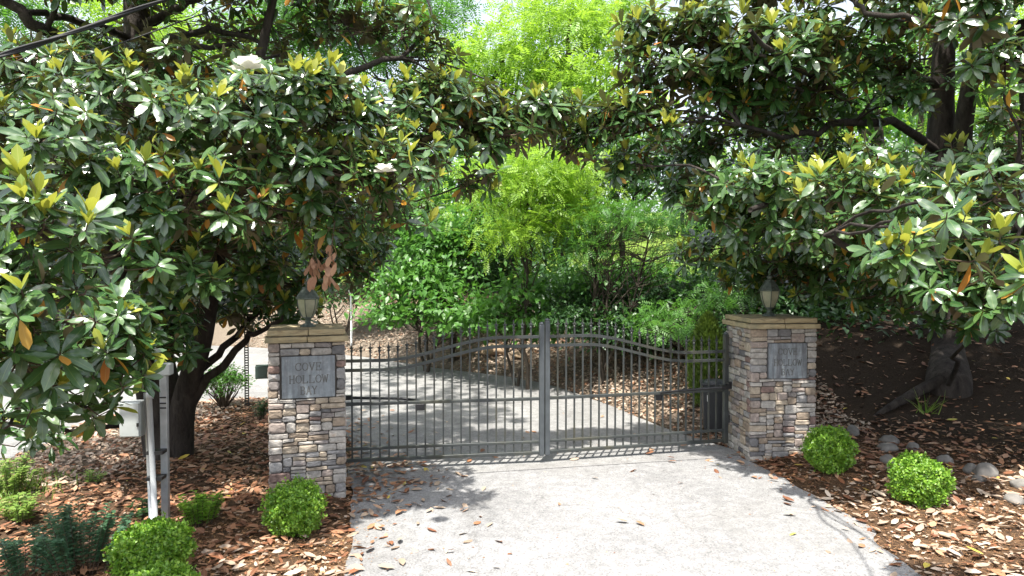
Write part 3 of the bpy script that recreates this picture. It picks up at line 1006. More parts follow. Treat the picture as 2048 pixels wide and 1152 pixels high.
def gate_leaf(hinge, free, rot_label, hinge_top, free_top, s_lo, s_hi, latch_t, opener, label):
    hv, fv = Vector(hinge), Vector(free)
    dv = fv - hv
    Lg = dv.length
    ang = math.atan2(dv.y, dv.x)
    root = empty('gate_leaf', (hv.x, hv.y, 0), ang, label, 'gate', 'pair of iron gate leaves')
    low, high = 1.215, 1.448
    def topz(x):
        t = float(sstep(s_lo, s_hi, x / Lg))
        return low + (high - low) * t
    P0 = 0.125
    def bar(name, x0, x1, z, hgt, dep, mat=M['gate'], par=root):
        mb = MB(); mb.box(((x0+x1)/2, 0, z), (x1-x0, dep, hgt)); return bevel_mod(mb.build(name, mat, par), 0.003, 1)
    fs = 0.056
    # stiles
    for nm, x, zt in (('hinge_stile', 0.0, hinge_top), ('meeting_stile', Lg, free_top)):
        mb = MB(); mb.box((x, 0, (P0 - 0.03 + zt)/2), (fs, fs, zt - P0 + 0.03))
        o = bevel_mod(mb.build(nm, M['gate_pale'] if nm == 'meeting_stile' else M['gate'], root), 0.006)
        c = MB(); c.lathe([(fs*0.52, zt), (fs*0.5, zt+0.012), (fs*0.36, zt+0.024), (fs*0.12, zt+0.031)], 10, (x, 0, 0)); c.build('post_cap', M['gate_pale'], o, True)
    x0, x1 = fs/2 + 0.001, Lg - fs/2 - 0.001
    bar('rail', x0, x1, P0 + 0.005, 0.036, 0.036)
    bar('rail', x0, x1, 0.255, 0.03, 0.034)
    bar('rail', x0, x1, 0.745, 0.034, 0.038)
    for off in (0.0, -0.103):
        mb = MB(); v, f = [], []
        n = 36
        for i in range(n+1):
            x = x0 + (x1-x0)*i/n; z = topz(x) + off
            for dy, dz in ((-.019,-.016),(.019,-.016),(.019,.016),(-.019,.016)): v.append((x, dy, z+dz))
        for i in range(n):
            for k in range(4):
                k2 = (k+1) % 4
                f.append((i*4+k, i*4+k2, i*4+4+k2, i*4+4+k)[::-1])
        f += [(0,1,2,3)[::-1], (4*n,4*n+1,4*n+2,4*n+3)]
        mb.add(v, f); mb.build('curved_rail', M['gate'], root)
    npk = 21
    for i in range(npk):
        x = x0 + (x1-x0)*(i + 0.95)/(npk + 0.9)
        zt = topz(x) + 0.095
        mb = MB(); mb.box((0, 0, (P0 + zt)/2), (0.017, 0.017, zt - P0))
        p = mb.build('picket', M['gate'], root, loc=(x, 0, 0))
        fo = bpy.data.objects.new('finial', FINIAL); COL.objects.link(fo); fo.parent = p; fo.location = (0, 0, zt - 0.002)
    mb = MB(); mb.box((latch_t*Lg, -0.012, 0.69), (0.098, 0.014, 0.072)); bevel_mod(mb.build('latch_plate', M['black_metal'], root), 0.003, 1)
    # swing operator arm behind the middle rail, bracket at the pillar end
    s = opener
    mb = MB(); mb.tube([(0.02, 0.10, 0.80), (0.30*Lg, 0.075, 0.775), (latch_t*Lg, 0.04, 0.752)], [0.016, 0.014, 0.012], 8); mb.build('operator_arm', M['black_metal'], root, True)
    mb = MB(); mb.box((0.05, 0.09, 0.80), (0.14, 0.05, 0.05)); mb.box((0.0, 0.09, 0.84), (0.05, 0.03, 0.04)); bevel_mod(mb.build('arm_bracket', M['black_metal'], root), 0.004, 1)
    for z in (0.35, 1.05):
        mb = MB(); mb.lathe([(0.014,z),(0.014,z+0.09)], 8, (-0.035, 0.02, 0)); mb.build('hinge', M['black_metal'], root)
    return root
GL_H, GL_F = (-1.86, 7.36), (0.335, 7.70)
GR_H, GR_F = (2.595, 8.26), (0.40, 7.73)
gate_leaf(GL_H, GL_F, 0, 1.30, 1.585, 0.20, 0.80, 0.385, 1, 'dark grey iron gate leaf with spear pickets hung beside the clean-plaque pillar')
gate_leaf(GR_H, GR_F, 0, 1.42, 1.625, 0.22, 0.80, 0.39, 1, 'dark grey iron gate leaf with spear pickets, black bin showing behind it')

# ---------------------------------------------------------------- small made things
def utility_stand():
    b = on_ground(312, 1052)
    root = empty('utility_stand', b, R(6), 'grey metering stand of three posts with a box, in the leaf bed', 'utility stand')
    sc = b.y / FPX
    def tube(name, x, y, r, z0, z1, mat, dx=0.0):
        mb = MB(); mb.tube([(x, y, z0), (x + dx*0.5, y, (z0+z1)/2), (x + dx, y, z1)], r, 12); return mb.build(name, mat, root, True)
    tube('conduit', 0.0, 0.0, 0.023, -0.1, 1.20, M['pvc'], -0.045)
    mb = MB(); mb.lathe([(0.03,1.08),(0.03,1.13),(0.026,1.135)], 12, (-0.037, 0, 0)); mb.build('coupling', M['pvc'], root, True)
    tube('post', -0.062, 0.07, 0.02, -0.1, 1.12, M['galv'], -0.03)
    mb = MB()
    mb.box((0.03, 0.13, 0.58), (0.06, 0.05, 1.36)); 
    o = mb.build('channel_post', M['galv'], root); bevel_mod(o, 0.006)
    for z in (0.40, 0.62):
        mb = MB(); mb.box((-0.012 + 0.008*(z > 0.5), 0.045, z), (0.13, 0.10, 0.028)); mb.build('clamp', M['black_metal'], root)
    for z in (0.98, 1.02, 1.07):
        mb = MB(); mb.box((0.03, 0.103, z), (0.05, 0.006, 0.012), 0.0); mb.build('strap', M['black_metal'], root)
    mb = MB(); mb.box((-0.21, 0.08, 0.90), (0.17, 0.11, 0.30)); e = bevel_mod(mb.build('meter_box', M['boxgrey'], root), 0.012)
    mb = MB(); mb.box((-0.21, 0.018, 0.90), (0.155, 0.012, 0.28)); bevel_mod(mb.build('box_door', M['boxgrey'], e), 0.004)
    mb = MB(); mb.box((-0.14, 0.008, 0.86), (0.014, 0.012, 0.03)); mb.build('hasp', M['black_metal'], e)
    mb = MB(); mb.box((0.03, 0.13, 1.31), (0.13, 0.10, 0.10)); bevel_mod(mb.build('junction_box', M['boxgrey'], root), 0.01)
utility_stand()

def sign_post():
    b = on_ground(494, 812)
    root = empty('sign_post', b, 0.2, 'dark perforated steel post rising from the leaf bed beside the bright road', 'post')
    hgt = 1.35
    mb = MB()
    # U channel with real punched holes: alternating bridges between two flanges
    mb.box((-0.026, 0.0, hgt/2 - 0.1), (0.014, 0.022, hgt + 0.2)); mb.box((0.026, 0.0, hgt/2 - 0.1), (0.014, 0.022, hgt + 0.2))
    z = 0.0
    while z < hgt - 0.02:
        mb.box((0, -0.005, z), (0.040, 0.006, 0.020)); z += 0.040
    mb.build('channel', M['rustpost'], root)
    mb = MB(); mb.box((0, -0.012, hgt - 0.06), (0.016, 0.010, 0.016)); mb.build('bolt', M['galv'], root)
sign_post()

def green_box():
    p = in_frame_of(PL_LOC, PL_ROT, -PL_W/2 - 0.085, 0.20, 1.225)
    root = empty('control_box', p, PL_ROT, 'small dark green metal box fixed to the side of the clean-plaque pillar', 'box')
    mb = MB(); mb.box((-0.0, 0, 0), (0.12, 0.10, 0.125)); o = bevel_mod(mb.build('housing', M['greenbox'], root), 0.006)
    mb = MB(); mb.box((0.0, -0.054, 0), (0.105, 0.008, 0.11)); bevel_mod(mb.build('door', M['greenbox'], root), 0.003)
green_box()

def bin_():
    b = at(1428, 872, 9.05); b.z = gz(b.x, b.y)
    root = empty('plastic_bin', b, R(-12), 'black plastic bin with a ridged lid behind the gate', 'bin')
    w0, w1, d0, d1, h = 0.27, 0.33, 0.27, 0.33, 0.60
    v = [(-w0/2,-d0/2,0),(w0/2,-d0/2,0),(w0/2,d0/2,0),(-w0/2,d0/2,0),(-w1/2,-d1/2,h),(w1/2,-d1/2,h),(w1/2,d1/2,h),(-w1/2,d1/2,h)]
    mb = MB(); mb.add(v, [(0,3,2,1),(4,5,6,7),(0,1,5,4),(1,2,6,5),(2,3,7,6),(3,0,4,7)]); bevel_mod(mb.build('body', M['bin'], root), 0.02)
    mb = MB(); mb.box((0, 0, h + 0.012), (w1 + 0.04, d1 + 0.04, 0.024)); mb.lathe([(0.16, h+0.024),(0.13, h+0.05),(0.05, h+0.06)], 12); bevel_mod(mb.build('lid', M['bin'], root), 0.006)
    mb = MB(); mb.box((-0.09, -d1/2 - 0.001, h*0.72), (0.03, 0.012, 0.085)); bevel_mod(mb.build('sticker', M['white'], root), 0.005)
bin_()

def pole():
    b = on_ground(703, 690)
    t = 108 * b.y / FPX
    mb = MB(); mb.tube([(0,0,-0.1),(0.0,0,t*0.55),(-0.01,0,t*0.93),(-0.06,0,t*1.02)], [0.028,0.026,0.024,0.022], 8)
    o = mb.build('marker_pole', M['white'], None, True, loc=b)
    tag(o, 'thin white pole with a bent tip standing on the sandy bank', 'pole')
pole()

def cable(pts, r, label, strands=1):
    root = empty('overhead_cable', pts[0], 0, label, 'cable')
    a, b, c = [Vector(p) for p in pts]
    n = 40
    line = [(a*(1-t)**2 + b*2*t*(1-t) + c*t*t) for t in [i/n for i in range(n+1)]]
    for s in range(strands):
        off = [(0,0,0)] if s == 0 else [(0,0,0)]
        q = []
        for i, p in enumerate(line):
            if s == 0: q.append(p - a)
            else:
                ph = i*0.55 + s*2.1
                q.append(p - a + Vector((0, math.cos(ph), math.sin(ph))) * r * 1.25)
        mb = MB(); mb.tube(q, r if s == 0 else r*0.7, 6); mb.build('strand', M['cable'], root, True)
cable((at(-260, 205, 3.7), at(60, 88, 4.3), at(900, -190, 6.6)), 0.011, 'thick black bundled cable crossing the bare boughs high up', 3)
cable((at(-260, 265, 5.2), at(180, 112, 5.6), at(1000, -190, 7.2)), 0.006, 'thin black cable crossing the boughs below the thick bundle', 1)

# ---------------------------------------------------------------- magnolias
def limb(p0, p1, r0, r1, up=0.25, n=9, wig=0.06, seed=0.0):
    p0, p1 = Vector(p0), Vector(p1)
    mid = (p0 + p1)/2 + Vector((0, 0, up * (p1-p0).length))
    out = []
    for i in range(n+1):
        t = i/n
        q = p0*(1-t)**2 + mid*2*t*(1-t) + p1*t*t
        w = noise.noise_vector(Vector((seed + t*3, seed*1.7, t*2))) * wig * (p1-p0).length * math.sin(math.pi*t)
        out.append(q + w)
    return out, [r0 + (r1-r0)*(i/n)**0.8 for i in range(n+1)]

def magnolia(base, stems, boughs, fill, label, extra_limbs=(), flowers=(), dead=None, top_extra=None, roots=(), seed=1):
    rnd = random.Random(seed)
    root = empty('magnolia_tree', base, 0, label, 'tree')
    off = np.array(base)
    nodes = []
    for pts, radii in stems:
        # resample as a smooth curve
        P_ = [Vector(p) for p in pts]; q, rr = [], []
        for i in range(len(P_)-1):
            p0, p1, p2, p3 = P_[max(i-1,0)], P_[i], P_[i+1], P_[min(i+2,len(P_)-1)]
            for k in range(6):
                t = k/6
                q.append(0.5*((2*p1) + (p2-p0)*t + (2*p0-5*p1+4*p2-p3)*t*t + (-p0+3*p1-3*p2+p3)*t**3)); rr.append(radii[i] + (radii[i+1]-radii[i])*t)
        q.append(P_[-1]); rr.append(radii[-1])
        rr = [r*(1+0.10*noise.noise(Vector((p.x*3, p.y*3, p.z*2.5)))) for r, p in zip(rr, q)]
        if rr[0] > 0.12: rr[0] *= 1.35; rr[1] *= 1.15
        mb = MB(); mb.tube(q, rr, 14); mb.build('trunk', M['bark'], root, True, offset=off)
        nodes += list(zip(q, rr))
    for pts in roots:
        mb = MB(); mb.tube(pts, [0.09, 0.075, 0.06, 0.04, 0.02][:len(pts)], 8); mb.build('root', M['bark'], root, True, offset=off)
    for pts, r0, r1 in extra_limbs:
        q = []
        P_ = [Vector(p) for p in pts]
        for i in range(len(P_)-1):
            for k in range(4):
                t = k/4; q.append(P_[i].lerp(P_[i+1], t) + noise.noise_vector(P_[i]*3 + Vector((t*2.6,0,0)))*0.085)
        q.append(P_[-1])
        mb = MB(); mb.tube(q, [r0 + (r1-r0)*i/(len(q)-1) for i in range(len(q))], 8); mb.build('branch', M['bark'], root, True, offset=off)
        nodes += [(p, r1) for p in q[len(q)//3:]]
    R_pos, R_ax, R_L, R_inner = [], [], [], []
    tw = MB()
    for bi, (c, rx, ry, rz, n, gl) in enumerate(boughs):
        c = Vector(c)
        # limb from the closest lower stem point to the bough
        best = min(nodes, key=lambda nd: (nd[0]-c).length + 1.3*max(0, nd[0].z - c.z + 0.2) + 0.5*max(0, c.z - nd[0].z - 1.5))
        L_ = (best[0]-c).length
        q, rr = limb(best[0], c, min(best[1]*0.7, 0.018 + 0.011*L_), 0.009, 0.12, 9, 0.08, bi*3.1 + seed)
        mb = MB(); mb.tube(q, rr, 7); mb.build('branch', M['bark'], root, True, offset=off)
        hz = Vector((c.x - base[0], c.y - base[1], 0))
        if hz.length > 0.01: hz.normalize()
        for k in range(n):
            u = Vector((rnd.gauss(0,1), rnd.gauss(0,1), rnd.gauss(0.25,1))).normalized()
            rad = rnd.uniform(0.45, 1.05)
            p = c + Vector((u.x*rx, u.y*ry, u.z*rz)) * rad
            ax = (Vector((0,0,0.75)) + u*0.5 + hz*0.42 + Vector((rnd.gauss(0,.28), rnd.gauss(0,.28), rnd.gauss(0,.2)))).normalized()
            R_pos.append(p); R_ax.append(ax); R_L.append(rnd.uniform(0.105, 0.19) * gl); R_inner.append(rad < 0.6)
            i = min(range(5, 10), key=lambda z_: (q[z_]-p).length)
            if (q[i]-p).length > 0.75: continue
            mid = q[i].lerp(p, 0.55) + Vector((rnd.gauss(0,.02), rnd.gauss(0,.02), -0.05))
            tw.tube([q[i], mid, p - ax*0.03, p + ax*0.02], [0.006, 0.0045, 0.0045, 0.003], 4, cap=False)
    for p, ax, L_ in fill:
        R_pos.append(Vector(p)); R_ax.append(Vector(ax)); R_L.append(L_); R_inner.append(True)
    t_o = tw.build('twigs', M['twig'], root, True, offset=off); t_o['kind'] = 'stuff'
    # leaves of every whorl
    pos, D, Nn, L, mi = [], [], [], [], []
    lift = Vector((0, 0, 1))
    for p, ax, Lr, inner in zip(R_pos, R_ax, R_L, R_inner):
        n = rnd.randint(7, 15)
        t1 = ax.orthogonal().normalized(); t2 = ax.cross(t1)
        ph = rnd.uniform(0, 6.28)
        new = (not inner) and rnd.random() < 0.36
        for k in range(n):
            az = ph + k*2.399963
            fr = k/(n-1)
            pol = R(50 + 62*fr + rnd.gauss(0, 12))
            rad = t1*math.cos(az) + t2*math.sin(az)
            d = ax*math.cos(pol) + rad*math.sin(pol)
            d = (d + Vector((0,0,-0.10 - 0.12*fr))).normalized()
            nn = (ax*math.sin(pol) - rad*math.cos(pol) + Vector((rnd.gauss(0,.16), rnd.gauss(0,.16), rnd.gauss(0.1,.12)))).normalized()
            m_ = 0
            if fr > 0.75 and rnd.random() < 0.05: m_ = 2; d = (d + Vector((0,0,-0.7))).normalized()
            elif rnd.random() < 0.004: m_ = 2
            elif rnd.random() < 0.02: m_ = 1
            pos.append(p - ax*0.035*fr + rad*0.008); D.append(d); Nn.append(nn); L.append(Lr*rnd.uniform(0.78, 1.12)*(0.85+0.2*fr)); mi.append(m_)
        if new:
            for k in range(rnd.randint(3, 6)):
                az = ph + 1.0 + k*2.399963
                pol = R(rnd.uniform(10, 34))
                axx = (ax + Vector((0,0,0.7))).normalized(); t1 = axx.orthogonal().normalized(); t2 = axx.cross(t1)
                rad = t1*math.cos(az) + t2*math.sin(az)
                d = axx*math.cos(pol) + rad*math.sin(pol)
                nn = axx*math.sin(pol) - rad*math.cos(pol)
                pos.append(p + ax*0.02); D.append(d); Nn.append(nn); L.append(Lr*rnd.uniform(0.65, 0.95)); mi.append(1)
    pos, D, Nn = [np.array([tuple(v) for v in a]) for a in (pos, D, Nn)]
    L = np.array(L); mi = np.array(mi)
    D_, S_, N_ = frames(D, Nn)
    px, py, dp = project(pos + D_ * (L[:, None]*0.5))
    vis = (px > -20) & (px < 2068) & (py > -20) & (py < 1172) & (dp > 0.5)
    size = np.where(vis, L / np.maximum(dp, 0.5), 0)
    order = np.argsort(-size)[:300]
    solo = np.zeros(len(L), bool); solo[order] = True
    mats = [M['mag'], M['mag_new'], M['mag_old']]
    solo_meshes = [one_leaf_meshes('leaf', T_MAG, m_) for m_ in mats]
    for i in np.nonzero(solo)[0]:
        me = solo_meshes[mi[i]][rnd.randint(0, 2)]
        o = bpy.data.objects.new('leaf', me); COL.objects.link(o); o.parent = root
        o.matrix_local = leaf_matrix(pos[i]-off, D_[i], S_[i], N_[i], L[i])
        if mi[i] == 1: o['label'] = 'young yellow-green leaf'
        if mi[i] == 2: o['label'] = 'old orange leaf'
    near = (~solo) & (px > -30) & (px < 2080) & (py > -60)
    far = (~solo) & (~near)
    leaves('foliage', root, pos[near], D[near], Nn[near], L[near], T_MAG, mats, mi[near], off)
    if far.any(): leaves('unseen_foliage', root, pos[far], D[far], Nn[far], L[far]*1.1, T_MAGLOW, mats, mi[far], off)  # leaves out of view, largely whorls added to cast shade
    # white blossoms
    for c, s in flowers:
        c = Vector(c)
        fl = link_mesh('flower', MB().mesh('flower_centre', M['mag_new']), root)
        mb = MB(); mb.lathe([(0.012*s,-0.02*s),(0.018*s,0.01*s),(0.012*s,0.05*s),(0.003*s,0.07*s)], 8)
        fl.data = mb.mesh('flower_centre', M['mag_new'], True); fl.location = c - Vector(base)
        tv = leaf_template((0,.3,.65,.9,1),(0,.5,.85,.7,0), 0.05, 0.2)
        pm = one_leaf_meshes('petal', [tv], M['petal'])[0]
        for k in range(10):
            az = k*2.399963; pol = R(40 + 5.5*k)
            d = Vector((math.cos(az)*math.sin(pol), math.sin(az)*math.sin(pol), math.cos(pol)))
            d = (d + Vector((0,-0.25,0.1))).normalized()
            n_ = Vector((-math.cos(az)*math.cos(pol), -math.sin(az)*math.cos(pol), math.sin(pol)))
            s_ = n_.cross(d).normalized(); n_ = d.cross(s_)
            o = bpy.data.objects.new('petal', pm); COL.objects.link(o); o.parent = fl
            o.matrix_local = leaf_matrix((0,0,0), d, s_, n_, 0.125*s)
    if dead:
        dm = one_leaf_meshes('dead_leaf', T_MAG, M['mag_dead'])
        tb = MB()
        for c, n in dead:
            c = Vector(c)
            tb.tube([c + Vector((0.02,0.02,0.28)), c + Vector((0,0,0.1)), c - Vector((0,0,0.03))], [0.006,0.005,0.003], 5)
            for k in range(n):
                p = c + Vector((rnd.uniform(-.035,.035), rnd.uniform(-.035,.035), rnd.uniform(-0.05,0.14)))
                az = rnd.uniform(0, 6.28); hz = Vector((math.cos(az), math.sin(az), 0))
                d = (hz*rnd.uniform(.3,1.1) + Vector((0,0,-1))).normalized(); n_ = (hz + Vector((0,0,0.4))).normalized()
                s_ = n_.cross(d).normalized(); n_ = d.cross(s_); s_ = s_*1.45
                o = bpy.data.objects.new('dead_leaf', dm[rnd.randint(0,2)]); COL.objects.link(o); o.parent = root
                o.matrix_local = leaf_matrix(p - Vector(base), d, s_, n_, rnd.uniform(0.085, 0.125))
                o['label'] = 'dead brown hanging leaf'
        tb.build('dead_twig', M['twig'], root, True, offset=off)
    return root

def bough_list(rows, k=4.0):
    out = []
    for row in rows:
        (px, py, Y_, rxp, ryp, dens), gl = row[:6], (row[6] if len(row) > 6 else 1.0)
        rx, rz = rxp*Y_/FPX, ryp*Y_/FPX
        n = max(3, int(dens * k * math.pi * rx * rz / (0.045*gl*gl)))
        out.append((at(px, py, Y_), rx, max(0.3, rx*0.7), rz, n, gl))
    return out

def shade_cloud(center, rad, n, seed, clear=None):  # extra leaf whorls, mostly out of view, added to cast shade
    rnd = random.Random(seed); out = []
    c = Vector(center)
    while len(out) < n:
        u = Vector((rnd.gauss(0,1), rnd.gauss(0,1), rnd.gauss(0,1))).normalized()
        r = rnd.uniform(0.35, 1) ** 0.5
        p = c + Vector((u.x*rad[0], u.y*rad[1], u.z*rad[2]))*r
        if clear and clear(p): continue
        out.append((p, (u*0.7 + Vector((0,0,0.6)) + Vector((rnd.gauss(0,.3), rnd.gauss(0,.3), 0))).normalized(), rnd.uniform(0.15, 0.2)))
    return out

LB = bough_list([
 (60,450,3.3,120,100,1), (60,590,3.3,120,90,1), (40,720,3.4,100,80,1), (20,850,3.5,60,50,.8), (240,730,4.0,90,55,1.1), (170,640,4.0,130,60,1.1),
 (175,815,4.1,55,35,.9), (120,770,4.0,90,50,.8), (200,520,4.5,140,60,1), (365,560,4.9,80,50,1), (240,370,4.7,150,80,1.1), (430,390,4.9,150,75,1.1), (90,270,4.3,130,80,1),
 (220,200,5.0,170,70,1), (430,240,5.1,170,80,1.1), (590,180,5.3,150,70,1.1), (620,330,5.3,130,75,1.1), (800,340,5.5,105,60,1.1), (700,240,5.9,140,80,1.1),
 (670,440,5.7,100,55,1), (780,430,6.4,100,55,1), (560,430,6.1,100,60,1), (860,200,7.0,110,60,1.1,1.1), (850,290,7.0,100,60,1.1,1.1), (950,195,7.4,85,45,1.0,1.15), (1000,270,7.4,110,40,1.05,1.15), (930,240,7.7,95,50,.8,1.15), (1050,235,7.6,85,48,.95,1.15),
 (1100,220,7.6,75,45,.9,1.15), (960,360,7.2,55,28,1.2,1.1), (880,120,7.6,60,40,.8,1.1), (60,110,5.5,110,70,.6), (180,110,7.0,150,50,.35), (330,40,8,160,50,.3), (540,60,7.5,130,50,.5), (680,40,7.5,120,50,.6), (800,60,7.6,90,60,.6),
 (430,500,7.0,150,65,1), (560,560,7.6,110,70,1.2), (680,530,8.0,70,50,1), (480,610,8.2,100,50,1), (200,440,6.6,180,50,.8), (300,620,7.0,120,60,1), (150,700,6.8,150,70,.9), (60,870,5.4,80,40,.6), (330,690,6.8,70,50,.9), (600,630,8.4,60,30,.6),
 (740,500,8.3,60,50,.8), (520,330,7.4,160,60,.7), (320,290,7.4,140,50,.6), (700,330,7.8,150,60,.7),
 (200,-90,6.0,240,70,.6), (520,-110,7.2,220,70,.7), (820,-110,8.2,160,60,.6), (-150,250,4.2,120,160,.9), (-180,560,3.8,120,160,.9), (-120,800,4.2,110,90,.8)])
lbase = on_ground(335, 915)
lst = [
 ([lbase + Vector((0,0,-0.15)), at(325,800,8.0), at(300,620,8.05), at(290,420,8.0), at(278,200,8.0), at(272,0,8.0), at(262,-300,8.1), at(255,-620,8.2)], [0.25,0.21,0.17,0.16,0.145,0.13,0.10,0.03]),
 ([lbase + Vector((0.13,0.0,-0.15)), at(365,820,7.9), at(400,690,7.8), at(425,560,7.6), at(455,380,7.2), at(500,200,7.0), at(560,-60,6.9)], [0.17,0.14,0.12,0.10,0.08,0.06,0.03]),
 ([lbase + Vector((-0.12,0.05,-0.15)), at(300,800,7.9), at(262,640,7.6), at(215,480,7.0), at(150,330,6.3), at(80,180,5.8)], [0.17,0.13,0.11,0.09,0.07,0.03]),
]
lex = [
 ([at(372,830,7.9), at(440,735,7.9), at(500,665,7.9), at(565,640,7.8)], 0.06, 0.022),
 ([at(385,760,7.9), at(450,690,8.1), at(540,600,8.2), at(640,520,8.0)], 0.055, 0.02),
 ([at(0,-20,6.2), at(60,45,6.4), at(130,80,6.8), at(200,130,7.4), at(272,190,8.0)], 0.05, 0.075),
 ([at(275,130,8.0), at(340,80,7.6), at(420,60,7.2), at(520,85,7.0)], 0.055, 0.02),
 ([at(280,160,8.0), at(370,95,7.4), at(440,95,7.1), at(560,110,6.9)], 0.045, 0.016),
 ([at(60,20,6.6), at(150,40,7.2), at(270,90,8.0)], 0.03, 0.05),
 ([at(275,60,8.0), at(360,10,7.8), at(430,-30,7.5)], 0.05, 0.03),
 ([at(455,380,7.2), at(560,240,7.0), at(680,150,7.2), at(800,110,7.4), at(870,60,7.6)], 0.06, 0.015),
 ([at(250,600,7.6), at(150,560,6.5), at(40,480,5.2)], 0.06, 0.02),
 ([at(290,840,7.8), at(160,858,6.3), at(60,850,4.7)], 0.03, 0.014),
 ([at(0,420,6.5), at(90,392,6.8), at(180,380,7.2), at(280,420,8.0)], 0.02, 0.04),
]
lshade = shade_cloud((-3.8, 6.7, 3.5), (2.5, 1.2, 1.0), 420, 28, lambda p: p.x > -1.3) \
      + shade_cloud((-3.3, 7.0, 5.6), (2.4, 1.6, 0.9), 260, 18, lambda p: project(np.array([tuple(p)]))[1][0] > -10 or p.y < 4.6 or p.x > -0.9 + 0.55*(p.y-5)) \
      + shade_cloud((-4.3, 8.6, 6.8), (3.6, 2.8, 2.6), 380, 5, lambda p: project(np.array([tuple(p)]))[1][0] > -10 or p.x < -4.7) \
      + shade_cloud((-3.9, 9.6, 3.0), (1.6, 1.0, 1.6), 110, 6)  # inner and unseen upper leaves, added to shade the bed below
magnolia(lbase, lst, LB, lshade, 'large glossy southern magnolia with several trunks overhanging the grey metering stand', lex,
         flowers=[(at(497,140,4.75), 0.95), (at(770,345,5.0), 0.68)],
         dead=[(at(626,548,5.5), 15), (at(654,548,5.45), 11), (at(664,512,5.4), 6), (at(632,528,5.5), 8)], seed=21)

RB = bough_list([
 (1850,480,3.8,115,65,1.0,1.0), (1985,400,3.9,95,65,1.0,1.0), (2045,520,3.7,65,65,1,1.0), (1700,400,5.8,120,65,1.2,1.15), (1560,360,6.6,105,55,1.2,1.2), (1450,390,7.2,90,55,1.2,1.2),
 (1640,465,6.6,110,50,1.2,1.2), (1500,465,7.2,85,45,1.2,1.2), (1760,530,6.4,90,42,1.1,1.1), (1890,560,6.0,100,45,1.2,1.1), (1990,590,5.8,80,55,1.2,1.1), (1750,320,6.6,100,40,.9,1.1), (1900,330,6.0,80,40,.8,1.1),
 (1285,245,7.5,85,60,1.3,1.2), (1255,325,7.8,70,30,1.3,1.15), (1330,130,7.6,100,80,1.2,1.2), (1310,55,7.8,85,40,1.1,1.2), (1450,80,7.5,125,80,1.3,1.2), (1560,110,7.2,120,70,1.2,1.2),
 (1440,195,7.7,120,65,1.3,1.2), (1620,60,7.5,110,60,1.1,1.2), (1650,175,7.8,100,40,.8,1.15), (1770,50,7.2,110,45,.8,1.15), (1950,30,5.6,130,55,1,1.1), (2010,125,5.6,80,70,1,1.1), (2040,240,6.0,50,60,.8),
 (1850,180,7.6,110,35,.5), (1560,265,8.3,120,45,.9,1.1), (1400,300,8.2,80,50,1.1,1.1), (1185,240,7.8,75,50,1.1,1.15), (1150,300,8.0,55,28,1.2,1.1), (1370,375,8.0,60,45,1.1,1.1),
 (1420,500,8.6,75,40,1,1.1), (1560,525,8.4,115,45,1.2), (1800,590,7.6,120,40,1), (2000,330,7.5,70,50,.8), (1680,300,8.6,100,40,.6), (1700,120,8.4,90,50,1,1.1), (1795,150,8.2,60,45,.8,1.1), (1560,200,8.4,110,45,.9,1.1), (1690,225,8.8,80,36,.7,1.1), (1950,480,7,120,70,1), (1650,560,8.2,110,40,1),
 (1950,650,7.6,100,35,.6), (1730,480,7.4,130,50,1), (1890,450,6.4,120,70,1.1,1.1), (1840,540,6.9,110,50,1), (1980,520,6.4,100,60,1), (1600,430,7.6,120,50,1), (1510,560,8.8,70,35,.9),
 (1500,-60,8,200,60,.8,1.1), (1820,-80,7.5,200,60,.8,1.1), (2200,250,6,90,250,.8), (2230,600,6.2,80,140,.7)])
rbase = on_ground(1897, 775)
rst = [
 ([rbase + Vector((0,0.1,-0.6)), rbase + Vector((0,0,0.0)), at(1893,690,10.5), at(1888,520,10.5), at(1880,350,10.4), at(1884,200,10.4), at(1890,20,10.4), at(1900,-250,10.5), at(1905,-500,10.5)], [0.30,0.29,0.25,0.23,0.21,0.17,0.14,0.11,0.03]),
 ([at(1893,470,10.5), at(1918,360,10.3), at(1930,230,10.0), at(1960,60,9.6), at(2000,-150,9.2)], [0.17,0.15,0.12,0.09,0.03]),
 ([at(2120,800,9.6), at(2095,500,9.5), at(2060,250,9.3), at(2040,40,9.2)], [0.14,0.12,0.10,0.05]),
]
rex = [
 ([at(1885,300,10.4), at(1780,240,9.2), at(1680,245,8.2), at(1590,275,7.9), at(1480,250,7.4)], 0.065, 0.022),
 ([at(1885,420,10.4), at(1760,420,9.0), at(1640,400,7.4), at(1500,420,6.3)], 0.08, 0.025),
 ([at(1880,180,10.4), at(1780,120,9.4), at(1700,110,8.4)], 0.06, 0.03),
 ([at(2048,90,5.6), at(1960,60,6.4), at(1860,48,6.6), at(1740,20,6.8), at(1690,-10,7)], 0.035, 0.022),
 ([at(1885,500,10.4), at(1800,510,8.5), at(1720,500,6.6), at(1650,470,5.6)], 0.07, 0.02),
 ([at(1893,470,10.5), at(1970,470,8.2), at(2040,460,6.0)], 0.07, 0.025),
 ([at(1700,200,8.2), at(1600,140,7.4), at(1500,60,6.4)], 0.05, 0.02),
 ([at(1505,70,6.9), at(1520,120,7.0), at(1560,165,7.2), at(1620,190,7.8)], 0.014, 0.022),
]
rroots = [[rbase + Vector((-0.15,-0.1,0.12)), on_ground(1840,790) + Vector((0,0,0.06)), on_ground(1800,812) + Vector((0,0,0.05)), on_ground(1765,826) + Vector((0,0,0.02)), on_ground(1745,834) + Vector((0,0,-0.03))]]
